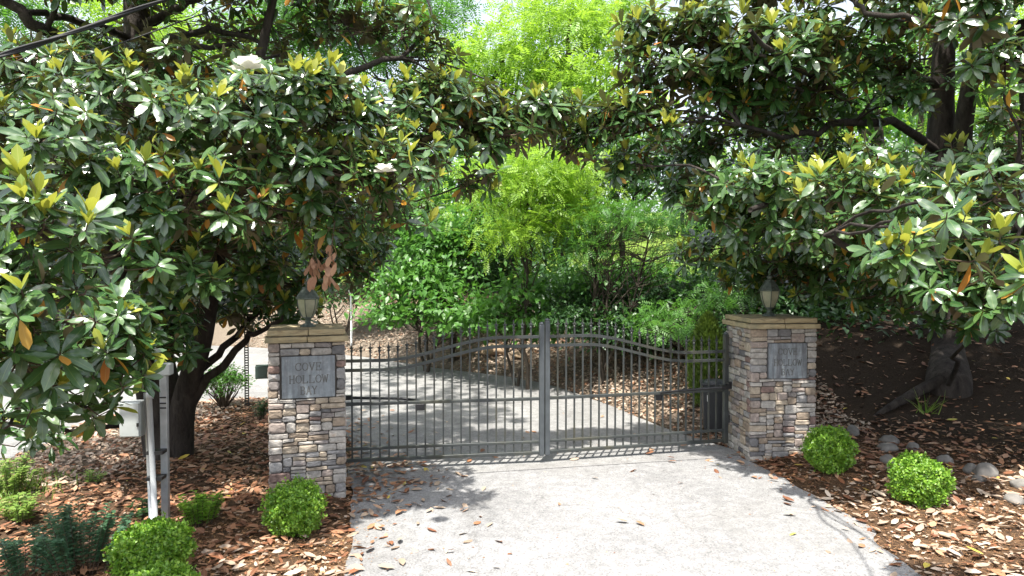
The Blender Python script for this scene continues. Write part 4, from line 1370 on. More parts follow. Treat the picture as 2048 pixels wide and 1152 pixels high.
rshade = shade_cloud((5.6, 7.8, 2.75), (2.9, 1.6, 0.6), 380, 29, lambda p: p.x < 2.7) \
      + shade_cloud((9.5, 8.0, 4.0), (2.2, 4.0, 3.0), 500, 30, lambda p: project(np.array([tuple(p)]))[0][0] < 2060) \
      + shade_cloud((7.4, 8.6, 6.3), (4.2, 2.9, 1.4), 1700, 19, lambda p: project(np.array([tuple(p)]))[1][0] > -10 or p.x < 2.6 + 0.35*(8-p.y)) \
      + shade_cloud((6.3, 9.6, 7.4), (4.6, 3.6, 2.6), 900, 15, lambda p: project(np.array([tuple(p)]))[1][0] > -10) \
      + shade_cloud((6.0, 7.4, 5.4), (3.4, 1.6, 1.0), 150, 17, lambda p: project(np.array([tuple(p)]))[1][0] > -10)  # inner and unseen upper leaves, added to shade the right slope
magnolia(rbase, rst, RB, rshade, 'large glossy southern magnolia with one dark trunk rooted on the shady slope', rex, roots=rroots, seed=33)

# ---------------------------------------------------------------- woodland trees and shrubs
SPEC = {'lime': 'lime', 'green': 'green', 'deep': 'deep'}
def wood_tree(name, label, cat, blobs, mat, leaf, lsize, dens, trunk_px=None, trunk_r=0.06, group=None, seed=0, lean=0.0, stems=1, spread=0.35):
    """blobs: (px, py, Y, rx, ry) crown masses in photograph pixels; crown is a cloud of leaves round twig clusters."""
    rnd = random.Random(seed)
    cs = []
    for (px, py, Y_, rxp, ryp) in blobs:
        c = at(px, py, Y_)
        cs.append((c, rxp*Y_/FPX, max(0.35, 0.85*rxp*Y_/FPX), ryp*Y_/FPX))
    c0 = cs[0][0]
    bx = c0.x if trunk_px is None else at(trunk_px, 500, c0.y).x
    base = Vector((bx, c0.y + 0.1, gz(bx, c0.y + 0.1)))
    root = empty(name, base, 0, label, cat, group)
    off = np.array(base)
    for s in range(stems):
        mb = MB()
        b = base + Vector((rnd.uniform(-.15,.15)*(stems > 1), rnd.uniform(-.1,.1)*(stems > 1), -0.1))
        tgt = cs[s % len(cs)][0]
        pts, rr = limb(b, tgt + Vector((0,0,cs[s % len(cs)][3]*0.5)), trunk_r, trunk_r*0.35, 0.05, 8, 0.10, seed*1.3 + s)
        mb.tube(pts, rr, 7)
        for c, rx, ry, rz in cs:
            for k in range(5):
                i = rnd.randint(3, 7)
                u = Vector((rnd.gauss(0,1)*rx, rnd.gauss(0,1)*ry, rnd.gauss(0.2,.8)*rz))*0.6
                q, r2 = limb(pts[i], c + u, trunk_r*0.4, trunk_r*0.08, 0.1, 6, 0.12, seed + k*2.2)
                mb.tube(q, r2, 5)
        mb.build('trunk', M['bark2'], root, True, offset=off)
    PP, DD, NN, LL = [], [], [], []
    for c, rx, ry, rz in cs:
        area = 4*math.pi*((rx*ry)**1.6/3 + (rx*rz)**1.6/3 + (ry*rz)**1.6/3)**(1/1.6)
        ncl = max(14, int(area * 6.0))
        u = rand_unit(ncl); u[:, 2] = np.where(u[:, 2] < -0.5, -u[:, 2]*0.6, u[:, 2])
        rad = RNG.uniform(0.45, 1.08, ncl)[:, None]
        cc = np.array(c) + u*rad*np.array([rx, ry, rz])
        per = max(3, int(2.1 * dens * area / ncl / (lsize*lsize*0.3 if leaf != 'frond' else lsize*lsize*0.28)))
        p = np.repeat(cc, per, 0) + RNG.normal(size=(ncl*per, 3)) * np.array([spread, spread, spread*0.38]) * min(1, (rx+rz))
        uo = np.repeat(u, per, 0)
        d = normed(uo*0.6 + RNG.normal(size=p.shape)*0.55 + np.array([0,-0.15,-0.35]))
        n = normed(np.array([0, -0.12, 1.0]) + RNG.normal(size=p.shape)*0.42 + uo*0.25)
        PP.append(p); DD.append(d); NN.append(n); LL.append(lsize*RNG.uniform(0.6, 1.2, len(p)))
    PP, DD, NN, LL = [np.concatenate(a) for a in (PP, DD, NN, LL)]
    g = terrain(PP[:,0], PP[:,1])
    ok = PP[:,2] > g + 0.03
    T = {'frond': T_FROND, 'broad': T_BROAD, 'small': T_SMALL}[leaf]
    leaves('crown', root, PP[ok], DD[ok], NN[ok], LL[ok], T, [M[mat]], None, off)
    return root

# the middle of the picture
wood_tree('locust_tree', 'bright lime young tree with feathery leaves rising in the middle behind the gate', 'tree', [(1050,390,12.4,95,75),(1010,350,12.6,70,50),(1110,345,12.6,80,45),(1020,480,12.0,40,55),(1100,450,12.2,55,40),(1140,400,12.6,50,40)], 'lime', 'frond', 0.22, 1.15, 1055, 0.04, seed=1)
wood_tree('elm_tree', 'mid-green tree filling in behind the lime feathery tree', 'tree', [(930,370,17.5,75,60),(1010,290,18,90,50),(1130,300,18,80,60)], 'green', 'broad', 0.17, 0.8, 960, 0.08, seed=14)
wood_tree('walnut_tree', 'tall pale lime feathery tree below the small patch of open sky', 'tree', [(1000,125,20,105,75),(930,180,20,75,55),(1075,20,21,70,50)], 'lime', 'frond', 0.46, 1.1, 1000, 0.16, seed=2)
wood_tree('walnut_tree', 'tall bright feathery tree just left of the magnolia with one trunk', 'tree', [(1140,90,19,110,100),(1190,190,18,70,70),(1090,180,19,80,60),(1230,30,20,80,60)], 'lime', 'frond', 0.46, 1.15, 1130, 0.16, seed=3)
wood_tree('hickory_tree', 'mid-green woodland tree behind the left magnolia top, left of the open sky', 'tree', [(820,90,23,110,90),(730,130,23,90,70),(860,10,24,90,50)], 'green', 'frond', 0.55, 0.6, 800, 0.16, seed=4)
wood_tree('mulberry_shrub', 'dark green broad-leaved shrub on top of the sandy bank', 'shrub', [(890,500,15.2,90,70),(960,450,15.5,60,50),(830,470,15.8,70,60)], 'green', 'broad', 0.17, 0.9, 900, 0.05, seed=5, stems=3)
wood_tree('mulberry_shrub', 'lighter broad-leaved shrub hanging over the leafy bank left of the gate middle', 'shrub', [(820,585,14.6,75,42),(900,620,14.0,60,36),(860,560,14.6,60,40),(800,632,14.3,55,26),(950,648,13.6,55,24)], 'green', 'broad', 0.17, 0.9, 840, 0.04, seed=6, stems=3)
wood_tree('pawpaw_shrub', 'large-leaved shrub right behind the meeting stiles of the gate', 'shrub', [(1050,600,12.8,50,40),(985,625,13.0,45,30),(1090,650,12.6,45,26),(1020,655,12.8,45,22)], 'green', 'broad', 0.20, 0.9, 1040, 0.035, seed=7, stems=2)
wood_tree('privet_shrub', 'arching fine-leaved shrub in front of the sunny clearing', 'shrub', [(1240,435,11.8,70,24),(1190,470,12.0,45,40),(1315,450,11.6,60,28),(1180,520,12.0,40,40),(1380,500,11.4,40,35)], 'green', 'frond', 0.19, 0.7, 1215, 0.03, seed=8, stems=4)
wood_tree('holly_tree', 'dark green tree with small leaves filling the gap behind the arching shrub', 'tree', [(1230,350,17,110,70),(1130,470,17,60,60),(1330,330,17,80,60)], 'deep', 'broad', 0.16, 0.9, 1240, 0.1, seed=9)
wood_tree('privet_shrub', 'low dark thicket shrub under the arching shrub', 'shrub', [(1290,612,12.6,100,42),(1180,612,13.0,60,44),(1400,590,12.0,70,45),(1230,660,12.2,70,34),(1340,664,11.8,70,34),(1140,640,12.3,55,36),(1420,650,11.4,50,36)], 'deep', 'small', 0.10, 1.3, 1290, 0.03, seed=10, stems=4)
wood_tree('maple_sapling', 'light green sapling leaning over the gate beside the dark-plaque pillar', 'sapling', [(1390,620,10.6,55,25),(1330,655,10.4,55,20),(1440,590,10.8,45,20),(1300,640,10.9,45,14)], 'green', 'frond', 0.20, 0.75, 1425, 0.025, seed=11, stems=2)
wood_tree('privet_shrub', 'dull shrub with dead stems above the white pole', 'shrub', [(650,590,18.5,60,40),(730,570,18,50,40)], 'deep', 'small', 0.12, 0.35, 680, 0.03, seed=12, stems=4)
for i_, (lab, bl, sz) in enumerate((
  ('dark thicket shrub behind the broad-leaved shrubs at the left end of the bank', [(760,520,18.5,70,70)], .16),
  ('dark thicket shrub in the middle of the bank behind the broad-leaved shrubs', [(900,560,17.5,90,60)], .16),
  ('dark thicket shrub behind the lime feathery tree', [(1020,530,17,80,70)], .16),
  ('dark thicket shrub right of the lime feathery tree', [(1120,580,15.5,60,55)], .15),
  ('broad green shrub low in the middle of the bank under the arching shrub', [(1200,585,12.9,60,40),(1280,560,13.1,60,34)], .15),
  ('tall dark thicket tree behind the right canopy edge', [(1470,440,16.5,80,100)], .16),
  ('dark thicket shrub low behind the maple sapling', [(1450,600,13.5,80,55)], .15))):
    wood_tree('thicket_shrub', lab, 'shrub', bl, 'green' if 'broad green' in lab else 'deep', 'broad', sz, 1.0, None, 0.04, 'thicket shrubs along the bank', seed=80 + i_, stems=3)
# behind and beside the magnolias
k = 0
for lab, bl, m_, sz in (
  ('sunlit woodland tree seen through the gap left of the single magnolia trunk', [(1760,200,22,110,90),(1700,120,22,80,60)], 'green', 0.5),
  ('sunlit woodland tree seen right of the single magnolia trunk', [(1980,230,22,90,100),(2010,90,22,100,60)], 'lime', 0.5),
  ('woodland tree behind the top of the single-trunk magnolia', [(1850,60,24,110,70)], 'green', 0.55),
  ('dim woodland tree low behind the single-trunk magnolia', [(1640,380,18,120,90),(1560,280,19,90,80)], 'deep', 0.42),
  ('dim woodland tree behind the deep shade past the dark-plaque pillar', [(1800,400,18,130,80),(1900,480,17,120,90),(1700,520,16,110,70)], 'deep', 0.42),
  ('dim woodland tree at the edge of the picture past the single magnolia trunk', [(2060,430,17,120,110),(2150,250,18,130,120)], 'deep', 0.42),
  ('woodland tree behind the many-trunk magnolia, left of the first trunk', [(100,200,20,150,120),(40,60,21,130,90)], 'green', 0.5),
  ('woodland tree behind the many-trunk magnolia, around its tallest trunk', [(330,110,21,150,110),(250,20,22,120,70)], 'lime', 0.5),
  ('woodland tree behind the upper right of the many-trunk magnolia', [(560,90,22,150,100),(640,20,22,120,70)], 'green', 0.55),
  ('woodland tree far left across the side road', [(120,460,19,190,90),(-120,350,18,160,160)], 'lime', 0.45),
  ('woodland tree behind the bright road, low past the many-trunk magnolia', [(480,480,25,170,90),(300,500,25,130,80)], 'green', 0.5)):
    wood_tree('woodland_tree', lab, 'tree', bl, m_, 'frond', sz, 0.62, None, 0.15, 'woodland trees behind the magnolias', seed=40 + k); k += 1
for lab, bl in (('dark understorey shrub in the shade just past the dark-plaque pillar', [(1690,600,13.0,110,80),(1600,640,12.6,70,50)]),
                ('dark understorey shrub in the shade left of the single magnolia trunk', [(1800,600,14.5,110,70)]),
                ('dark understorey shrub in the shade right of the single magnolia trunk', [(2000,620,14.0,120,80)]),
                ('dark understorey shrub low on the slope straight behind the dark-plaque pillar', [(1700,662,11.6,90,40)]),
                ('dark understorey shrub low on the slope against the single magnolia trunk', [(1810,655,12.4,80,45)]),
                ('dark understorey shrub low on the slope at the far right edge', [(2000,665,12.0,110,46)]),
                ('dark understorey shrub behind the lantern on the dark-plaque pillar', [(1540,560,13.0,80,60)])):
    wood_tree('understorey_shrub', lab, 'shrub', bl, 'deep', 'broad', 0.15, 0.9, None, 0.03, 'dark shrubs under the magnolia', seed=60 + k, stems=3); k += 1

def far_woods():
    n = 5200
    x = RNG.uniform(-55, 60, n); y = RNG.uniform(30, 46, n)
    ang = np.abs(x / y - 0.0)
    z0 = terrain(x, y)
    h = RNG.uniform(0, 1, n) * (8.5 + 2.0*np.sin(x*0.35) + 1.5*np.sin(x*0.9+1))
    # keep the sky open over the drive
    open_ = (np.abs(x/y + 0.05) < 0.06)
    h = np.where(open_, h*0.45, h)
    # leave the sunny clearing
    cl = (x > 5) & (x < 12) & (y < 38)
    keep = ~cl
    c = np.stack([x, y, z0 + h], -1)[keep]
    per = 14
    p = np.repeat(c, per, 0) + RNG.normal(size=(len(c)*per, 3))*np.array([0.8, 0.8, 0.4])
    d = normed(RNG.normal(size=p.shape) + np.array([0,-0.4,-0.4])); nn = normed(RNG.normal(size=p.shape)*0.5 + np.array([0,-0.2,1]))
    mi = np.repeat(RNG.integers(0, 3, len(c)), per)
    o = leaves('far_woods', None, p, d, nn, RNG.uniform(0.35, 0.7, len(p)), T_BROAD, [M['green'], M['lime'], M['deep']], mi)
    tag(o, 'far green wood closing the view behind the drive', 'woods')
far_woods()

# conifer shrub beside the bin
def conifer():
    c = at(1415, 715, 9.75)
    base = Vector((c.x, c.y, gz(c.x, c.y)))
    root = empty('arborvitae_shrub', base, 0, 'yellow-green upright conifer shrub behind the gate by the dark-plaque pillar', 'shrub')
    H = CAM_Z + ray(1415, 630).z * 9.75 - base.z
    n = 5200
    t = RNG.random(n)**0.8
    a = RNG.uniform(0, 2*np.pi, n)
    r = 0.27*np.sin(np.pi*np.clip(t*0.86+0.14, 0, 1))**0.7 * RNG.uniform(0.7, 1.05, n)
    p = np.stack([r*np.cos(a), r*np.sin(a), t*H], -1)
    d = normed(np.stack([np.cos(a)*0.5, np.sin(a)*0.5, np.ones(n)], -1) + RNG.normal(size=(n,3))*0.25)
    nn = normed(np.stack([np.cos(a), np.sin(a), 0*a], -1) + RNG.normal(size=(n,3))*0.6)
    leaves('foliage', root, p, d, nn, RNG.uniform(0.04, 0.08, n), T_SMALL, [M['conifer']])
    mb = MB(); mb.tube([(0,0,-0.1),(0,0,H*0.8)], [0.03,0.01], 6); mb.build('stem', M['bark2'], root)
conifer()

# ---------------------------------------------------------------- clipped boxwoods and weeds
def boxwood(px, py_base, rpx, label, sq=1.0, seed=0, cy=None):
    b = on_ground(px, py_base)
    r = rpx * b.y / FPX
    b.y += r*0.55; b.z = gz(b.x, b.y)
    root = empty('boxwood_shrub', b, 0, label, 'shrub', 'clipped boxwood balls along the drive')
    n = int(11000 * (r/0.26)**2)
    u = rand_unit(n)
    lump = 1 + 0.13*np.sin(u[:,0]*6+seed)*np.cos(u[:,2]*7+seed*2) + 0.07*np.sin(u[:,1]*11+seed) + 0.08*np.sin(u[:,0]*17+u[:,2]*13+seed)*np.sin(u[:,1]*15+seed)
    rad = r * lump * (1 - 0.45*RNG.random(n)**2.2)
    p = u*rad[:,None]*np.array([1,1,sq]) + np.array([0,0,r*sq*0.92])
    ns = 46; m = 26
    su = rand_unit(ns); su[:, 2] = np.abs(su[:, 2])*0.9 + 0.05
    tt = np.tile(np.linspace(0.86, 1.0, m), ns) * np.repeat(RNG.uniform(1.02, 1.20, ns), m)
    u2 = np.repeat(normed(su), m, 0)
    p = np.concatenate([p, u2*(r*tt)[:,None]*np.array([1,1,sq]) + RNG.normal(size=(ns*m,3))*0.011 + np.array([0,0,r*sq*0.92])]); u = np.concatenate([u, u2]); n = len(p)
    ok = p[:,2] > 0.01
    d = normed(u*0.55 + RNG.normal(size=(n,3))*0.7 + np.array([0,0,.2])); nn = normed(u + RNG.normal(size=(n,3))*0.45 + np.array([0,-.1,.4]))
    leaves('foliage', root, p[ok], d[ok], nn[ok], RNG.uniform(0.016, 0.032, n)[ok], T_SMALL, [M['box']], wscale=np.full(int(ok.sum()), 1.35))
    mb = MB()
    rn = random.Random(seed)
    for k in range(14):
        a = rn.uniform(0, 6.28); q = Vector((math.cos(a)*r*.75, math.sin(a)*r*.75, r*sq*rn.uniform(.5,1.4)))
        mb.tube([(rn.uniform(-.02,.02), rn.uniform(-.02,.02), -0.05), q*0.4, q], [0.009,0.006,0.003], 4)
    mb.build('stem', M['bark2'], root)
boxwood(580, 1078, 55, 'round bright boxwood ball at the foot of the clean-plaque pillar', 0.97, 1)
boxwood(1670, 950, 46, 'round boxwood ball at the foot of the dark-plaque pillar', 0.98, 2)
boxwood(1855, 1017, 52, 'bright boxwood ball standing alone among tan leaves by river rocks', 0.96, 3)
boxwood(285, 1165, 74, 'broad boxwood in front of the grey metering stand', 0.72, 4)
boxwood(295, 1240, 70, 'pale boxwood top cut off by the bottom edge of the picture', 0.6, 5)

def weed(name, px, py, hpx, wpx, mat, n, lsz, label, seed, tmpl=None, group=None):
    b = on_ground(px, py)
    H, Wd = hpx*b.y/FPX, wpx*b.y/FPX
    root = empty(name, b, 0, label, 'plant', group)
    rn = random.Random(seed)
    mb = MB(); P_, D_, N_ = [], [], []
    for s in range(n):
        a = rn.uniform(0, 6.28); rr = math.sqrt(rn.random())
        tip = Vector((math.cos(a)*Wd*rr, math.sin(a)*Wd*rr*0.7, H*rn.uniform(.65,1.05)*(1-0.35*rr*rr)))
        st = Vector((math.cos(a)*Wd*rr*.45, math.sin(a)*Wd*rr*.35, -0.02))
        pts = [st.lerp(tip, t) + Vector((0,0,0.08*H*math.sin(3.14*t))) for t in (0,.25,.5,.75,1)]
        mb.tube(pts, [0.004,0.0035,0.003,0.002,0.0015], 4)
        m = max(4, int(H/ (lsz*0.42)))
        for k in range(m):
            t = 0.22 + 0.78*k/(m-1)
            c = st.lerp(tip, t) + Vector((0,0,0.08*H*math.sin(3.14*t)))
            az = k*1.57 + s
            for sg in (0, math.pi):
                d = Vector((math.cos(az+sg), math.sin(az+sg), 0.25))
                P_.append(c); D_.append(d); N_.append(Vector((rn.gauss(0,.25), rn.gauss(-.1,.25), 1)))
    arr = [np.array([tuple(v) for v in q]) for q in (P_, D_, N_)]
    leaves('foliage', root, *arr, lsz*RNG.uniform(0.6, 1.15, len(P_)), tmpl or T_BROAD, [M[mat]])
    mb.build('stem', M['twig'], root)
weed('privet_plant', 165, 1150, 150, 105, 'bluegreen', 34, 0.052, 'dusky blue-green weedy plant spreading at the left front corner', 1)
weed('privet_plant', 55, 1160, 105, 80, 'bluegreen', 20, 0.052, 'dusky blue-green weedy plant cut off by the left edge', 2)
weed('seedling_plant', 402, 1052, 82, 48, 'box', 26, 0.055, 'light green leafy seedling in the leaf bed between two boxwoods', 3)
weed('seedling_plant', 525, 838, 40, 26, 'deep', 10, 0.06, 'small dark green plant beside the back of the clean-plaque pillar', 4)
weed('weed_plant', 30, 990, 90, 60, 'grass', 24, 0.06, 'sunlit yellow-green weeds on the grassy verge', 5)
weed('weed_plant', 45, 1040, 60, 60, 'grass', 20, 0.06, 'sunlit yellow-green weeds nearer the left front corner', 6)
weed('weed_plant', 290, 1035, 40, 26, 'deep', 7, 0.08, 'small dark lobed weed at the foot of the metering stand', 7)
weed('weed_plant', 180, 968, 36, 30, 'grass', 8, 0.05, 'small light weed at the edge of the pale leaf patch', 8)

def bare_bush():
    b = on_ground(448, 818)
    root = empty('azalea_bush', b, 0, 'small bush with bare lower twigs between the trunk and the steel post', 'shrub')
    s = b.y/FPX
    rn = random.Random(5)
    mb = MB(); P_, D_, N_ = [], [], []
    for k in range(60):
        a = rn.uniform(0, 6.28); rr = rn.random()**.6
        tip = Vector((math.cos(a)*46*s*rr, math.sin(a)*40*s*rr, 85*s*(1-.4*rr*rr)*rn.uniform(.8,1)))
        mid = tip*0.5 + Vector((rn.gauss(0,.03), rn.gauss(0,.03), .0))
        mb.tube([(0,0,-.03), mid, tip], [0.009,0.006,0.003], 4)
        for j in range(40):
            P_.append(tip + Vector((rn.gauss(0,.07), rn.gauss(0,.07), rn.gauss(-.02,.05)))); D_.append(Vector((rn.gauss(0,1), rn.gauss(0,1), .5))); N_.append(Vector((rn.gauss(0,.4), rn.gauss(0,.4), 1)))
    arr = [np.array([tuple(v) for v in q]) for q in (P_, D_, N_)]
    leaves('foliage', root, *arr, RNG.uniform(.035,.06,len(P_)), T_SMALL, [M['green']])
    mb.build('twigs', M['twig'], root)
bare_bush()

def tuft(px, py, hpx, n, label, seed):
    b = on_ground(px, py); H = hpx*b.y/FPX
    p = np.array(tuple(b)) + RNG.normal(size=(n,3))*np.array([.05,.05,0])
    d = normed(RNG.normal(size=(n,3))*.5 + np.array([0,0,1])); nn = normed(RNG.normal(size=(n,3)) + np.array([0,-1,.2]))
    o = leaves('grass_tuft', None, p - np.array(tuple(b)), d, nn, H*RNG.uniform(.5,1.1,n), T_BLADE, [M['grass']], kind=None)
    o.location = b
    tag(o, label, 'grass tuft')
tuft(1855, 828, 50, 22, 'sparse grass tuft growing in the shade by the tree root', 1)

# ---------------------------------------------------------------- rocks
def rock(px, py, wpx, hpx, mat, label, group, seed, name='river_rock'):
    b = on_ground(px, py)
    w, h = wpx*b.y/FPX, hpx*b.y/FPX
    bm = bmesh.new()
    bmesh.ops.create_icosphere(bm, subdivisions=3, radius=1)
    for v in bm.verts:
        n = noise.noise(v.co*1.3 + Vector((seed*3.1, 0, 0)))*.28 + noise.noise(v.co*3 + Vector((0, seed, 0)))*.08
        v.co *= 1 + n
        v.co = Vector((v.co.x*w/2, v.co.y*w*.42, max(v.co.z, -.4)*h*.62))
    me = bpy.data.meshes.new(name); bm.to_mesh(me); bm.free()
    me.polygons.foreach_set('use_smooth', [True]*len(me.polygons)); me.materials.append(mat)
    o = link_mesh(name, me, None, (b.x, b.y, b.z + h*.12)); o.rotation_euler = (0,0,seed)
    tag(o, label, 'rock', group)
g = 'rocks along the shady bed'
for i, (px, py, w, h, lab) in enumerate((
    (1706,868,30,22,'grey rounded rock just behind the boxwood at the dark-plaque pillar'),
    (1778,886,38,20,'flat tan rock at the top of the rock cluster between the two boxwoods'),
    (1776,900,42,18,'low brown rock in the middle of the rock cluster between the two boxwoods'),
    (1826,898,28,18,'small pale rock at the far right of the cluster between the two boxwoods'),
    (1775,926,30,22,'round pale rock at the front of the cluster between the two boxwoods'),
    (1972,952,46,32,'largest grey rounded rock, beyond the lone boxwood'),
    (1942,945,34,22,'grey rock touching the left of the largest rounded rock'),
    (1958,962,26,14,'small rock in front of the largest rounded rock'),
    (2042,975,36,24,'grey rock at the right edge of the picture'),
    (1890,925,34,20,'half-buried grey rock behind the lone boxwood'),
    (2030,1005,40,20,'broad low rock below the one at the right edge'))):
    rock(px, py, w, h, M['river'], lab, g, i + 1)
for i, (px, py, w, h, lab) in enumerate(((985,705,60,22,'brown ledge rock breaking out of the bank behind the gate'), (925,712,34,16,'small brown ledge rock left of the larger one in the bank'), (1040,712,40,16,'small brown ledge rock behind the meeting stiles'))):
    rock(px, py, w, h, M['ledge'], lab, 'ledge rocks in the bank', i + 31, 'ledge_rock')

# ---------------------------------------------------------------- leaf litter
def scatter(n, x0, x1, y0, y1, dens):
    x = RNG.uniform(x0, x1, n); y = RNG.uniform(y0, y1, n)
    k = RNG.random(n) < dens(x, y)
    return x[k], y[k]

def patchy(x, y, s=1.0):
    return 0.5 + 0.5*np.sin(x*2.1*s + 1.7*np.sin(y*1.4*s)) * np.cos(y*2.6*s + 1.2*np.sin(x*1.9*s))

def d_beds(x, y):
    isl = in_poly(x, y, IS)
    dI, dR = dist_line(x, y, IS), dist_line(x, y, RE)
    pv = in_poly(x, y, PAVE)
    d = np.zeros_like(x)
    sunny = sstep(-3.6, -4.8, x)
    d = np.where(isl, 1.0 - 0.75*sunny, d)
    d = np.where(isl & (y < 5.6), 0.7 + 0.3*patchy(x, y), d)
    rb = (~isl) & (~pv) & (x > 0) & (y < 8.6)
    d = np.where(rb, np.clip(1.0*sstep(3.6, 1.0, dR) + 0.12, 0, 1)*(0.55 + 0.45*patchy(x, y, 1.4)), d)
    rs = (~isl) & (~pv) & (x > 2.5) & (y >= 8.6)
    d = np.where(rs, 0.18, d)
    return d
lx, ly = scatter(38000, -6.2, 8.5, 2.4, 12.5, d_beds)
# drifts on the paving: by the clean-plaque pillar and under the gate, then thinning out
def d_pave(x, y):
    pv = in_poly(x, y, PAVE)
    dI, dR = dist_line(x, y, IS), dist_line(x, y, RE)
    near = np.exp(-dI/0.30)*sstep(4.4, 5.4, y) + 2.2*np.exp(-((x+1.35)/0.45)**2 - ((y-7.15)/0.55)**2) + 1.0*np.exp(-((x+1.0)/0.5)**2 - ((y-6.5)/0.45)**2)*patchy(x, y, 2.0)
    near += 0.55*np.exp(-dR/0.22)*sstep(9, 7.5, y)
    return np.where(pv, np.clip(near*0.6 + 0.008, 0, 1), 0)
qx, qy = scatter(9000, -2.6, 3.2, 3.6, 10.5, d_pave)
lx = np.concatenate([lx, qx]); ly = np.concatenate([ly, qy])
onp = in_poly(lx, ly, PAVE)
lz = np.where(onp, np.where((JB.x-JA.x)*(ly-JA.y) - (JB.y-JA.y)*(lx-JA.x) > 0, 0.018, 0.008), terrain(lx, ly)) + RNG.uniform(0.004, 0.03, len(lx))*np.where(onp, 0.5, 1.0)
n = len(lx)
lp = np.stack([lx, ly, lz + 0.004], -1)
a = RNG.uniform(0, 2*np.pi, n)
ld = np.stack([np.cos(a), np.sin(a), RNG.normal(size=n)*0.13], -1)
flip = np.where(RNG.random(n) < 0.4, -1.0, 1.0)
ln = normed(np.stack([RNG.normal(size=n)*0.28, RNG.normal(size=n)*0.28, np.ones(n)], -1))
lL = 0.05 + 0.09*RNG.random(n)**1.2
# paler, sun-bleached leaves where the bed is open to the sky for good
bleach = np.clip(1.15*sstep(2.6, 3.4, lx)*sstep(7.4, 6.0, ly) + sstep(5.9, 4.6, ly)*sstep(-2.5,-1.4,lx)*0.8 + onp*0.35, 0, 0.75)
lm = (RNG.random(n) < bleach).astype(int)
lm = np.where(RNG.random(n) < 0.012, 2, lm)
px, py, dp = project(lp)
vis = (px > 5) & (px < 2043) & (py > 5) & (py < 1147)
# hidden by the pillars and bushes ones stay in the mass
for (xa, xb, ya, yb) in ((530,700,640,1010),(510,650,955,1085),(1495,1640,640,925),(1612,1732,845,955),(1785,1925,900,1025),(200,375,1045,1152),(0,240,980,1152),(0,330,500,880)):
    vis &= ~((px > xa) & (px < xb) & (py > ya) & (py < yb))
size = np.where(vis, lL/np.maximum(dp, 0.5), 0)
pri = size + np.where(vis & onp, 0.02, 0)
order = np.argsort(-pri)
want, cnt = [], {'p': 0, 'b': 0}
for i in order:
    if size[i] <= 0: break
    key = 'p' if onp[i] else 'b'
    if cnt[key] < (130 if key == 'p' else 170): want.append(i); cnt[key] += 1
solo = np.zeros(n, bool); solo[want] = True
lmats = [M['litter'], M['litter_pale'], M['litter_yellow']]
lmesh = [one_leaf_meshes('fallen_leaf', T_LITTER, m_) for m_ in lmats]
LD, LS_, LN = frames(ld, ln)
def mark(px, py, txt):
    g_ = on_ground(px, py); return (g_.x, g_.y, txt)
DRIVE_MARKS = [mark(720,1000,'on the driveway at the foot of the clean-plaque pillar'), mark(760,940,'on the driveway under the hinge end beside the clean plaque'), mark(860,960,'on the driveway well before the clean-plaque gate leaf'),
  mark(740,1100,'at the driveway edge past the first boxwood'), mark(900,1080,'out on the open pale driveway towards the camera'), mark(1085,930,'on the driveway before the meeting stiles'), mark(1200,1060,'in the bright middle of the open driveway'),
  mark(1330,950,'on the driveway before the dark-plaque gate leaf'), mark(1500,960,'on the driveway at the foot of the dark-plaque pillar'), mark(1620,1040,'at the driveway edge before the lone boxwood'), mark(1560,1120,'on the driveway near the pine straw corner')]
LANE_MARKS = [mark(740,880,'on the lane behind the hinge end by the clean plaque'), mark(900,850,'on the lane behind the pickets by the clean plaque'), mark(1150,840,'on the grey lane behind the meeting stiles'), mark(1350,850,'on the grey lane near the black bin')]
LEFT_MARKS = [mark(660,1050,'between the first boxwood and the driveway'), mark(480,1020,'in the bed between the seedling and the first boxwood'), mark(450,900,'in the shaded bed between the trunks and the pillar'), mark(350,960,'in the bed under the many trunks'),
  mark(250,980,'in the bed behind the metering stand'), mark(420,1110,'in the bed beside the broad boxwood'), mark(570,1120,'in the front bed below the first boxwood'), mark(640,1120,'on the straw at the front driveway corner'), mark(140,960,'by the weeds on the verge'), mark(480,850,'in the bed near the perforated post')]
RIGHT_MARKS = [mark(1570,960,'in the straw at the foot of the dark-plaque pillar'), mark(1740,980,'in the bed between the two boxwoods'), mark(1790,900,'by the rock cluster behind the boxwoods'), mark(1930,1000,'in the bed beside the lone boxwood'), mark(1970,930,'by the largest rounded rock'),
  mark(1800,1060,'in the bed in front of the lone boxwood'), mark(1930,1090,'on the sunny straw beyond the lone boxwood'), mark(2020,1130,'on the straw in the near corner of the bed'), mark(1700,1020,'on the straw along the driveway edge'), mark(1900,850,'on the shady slope by the tree root'), mark(2010,1040,'below the broad low rock')]
for i in want:
    o = bpy.data.objects.new('fallen_leaf', lmesh[lm[i]][int(RNG.integers(0, 3))]); COL.objects.link(o)
    o.matrix_world = leaf_matrix(lp[i], LD[i], LS_[i], LN[i], lL[i])
    x_, y_ = float(lp[i][0]), float(lp[i][1])
    hue = ('golden yellow' if lm[i] == 2 else 'pale tan' if lm[i] == 1 else 'rust brown')
    big = 'long' if lL[i] > 0.128 else 'short' if lL[i] < 0.112 else 'mid-sized'
    if onp[i]:
        beh = side((x_, y_)) > 0
        places = LANE_MARKS if beh else DRIVE_MARKS
        area = 'leaves on the lane behind the gate' if beh else 'leaves on the driveway before the gate'
    else:
        places = LEFT_MARKS if x_ < 0 else RIGHT_MARKS
        area = 'leaves in the bed by the many-trunk magnolia' if x_ < 0 else 'leaves in the bed by the dark-plaque pillar'
    wh = min(places, key=lambda q: (q[0]-x_)**2 + (q[1]-y_)**2)[2]
    tag(o, f'{big} {hue} fallen leaf {wh}', 'leaf', f'{big} {hue} {area}')
r_ = ~solo
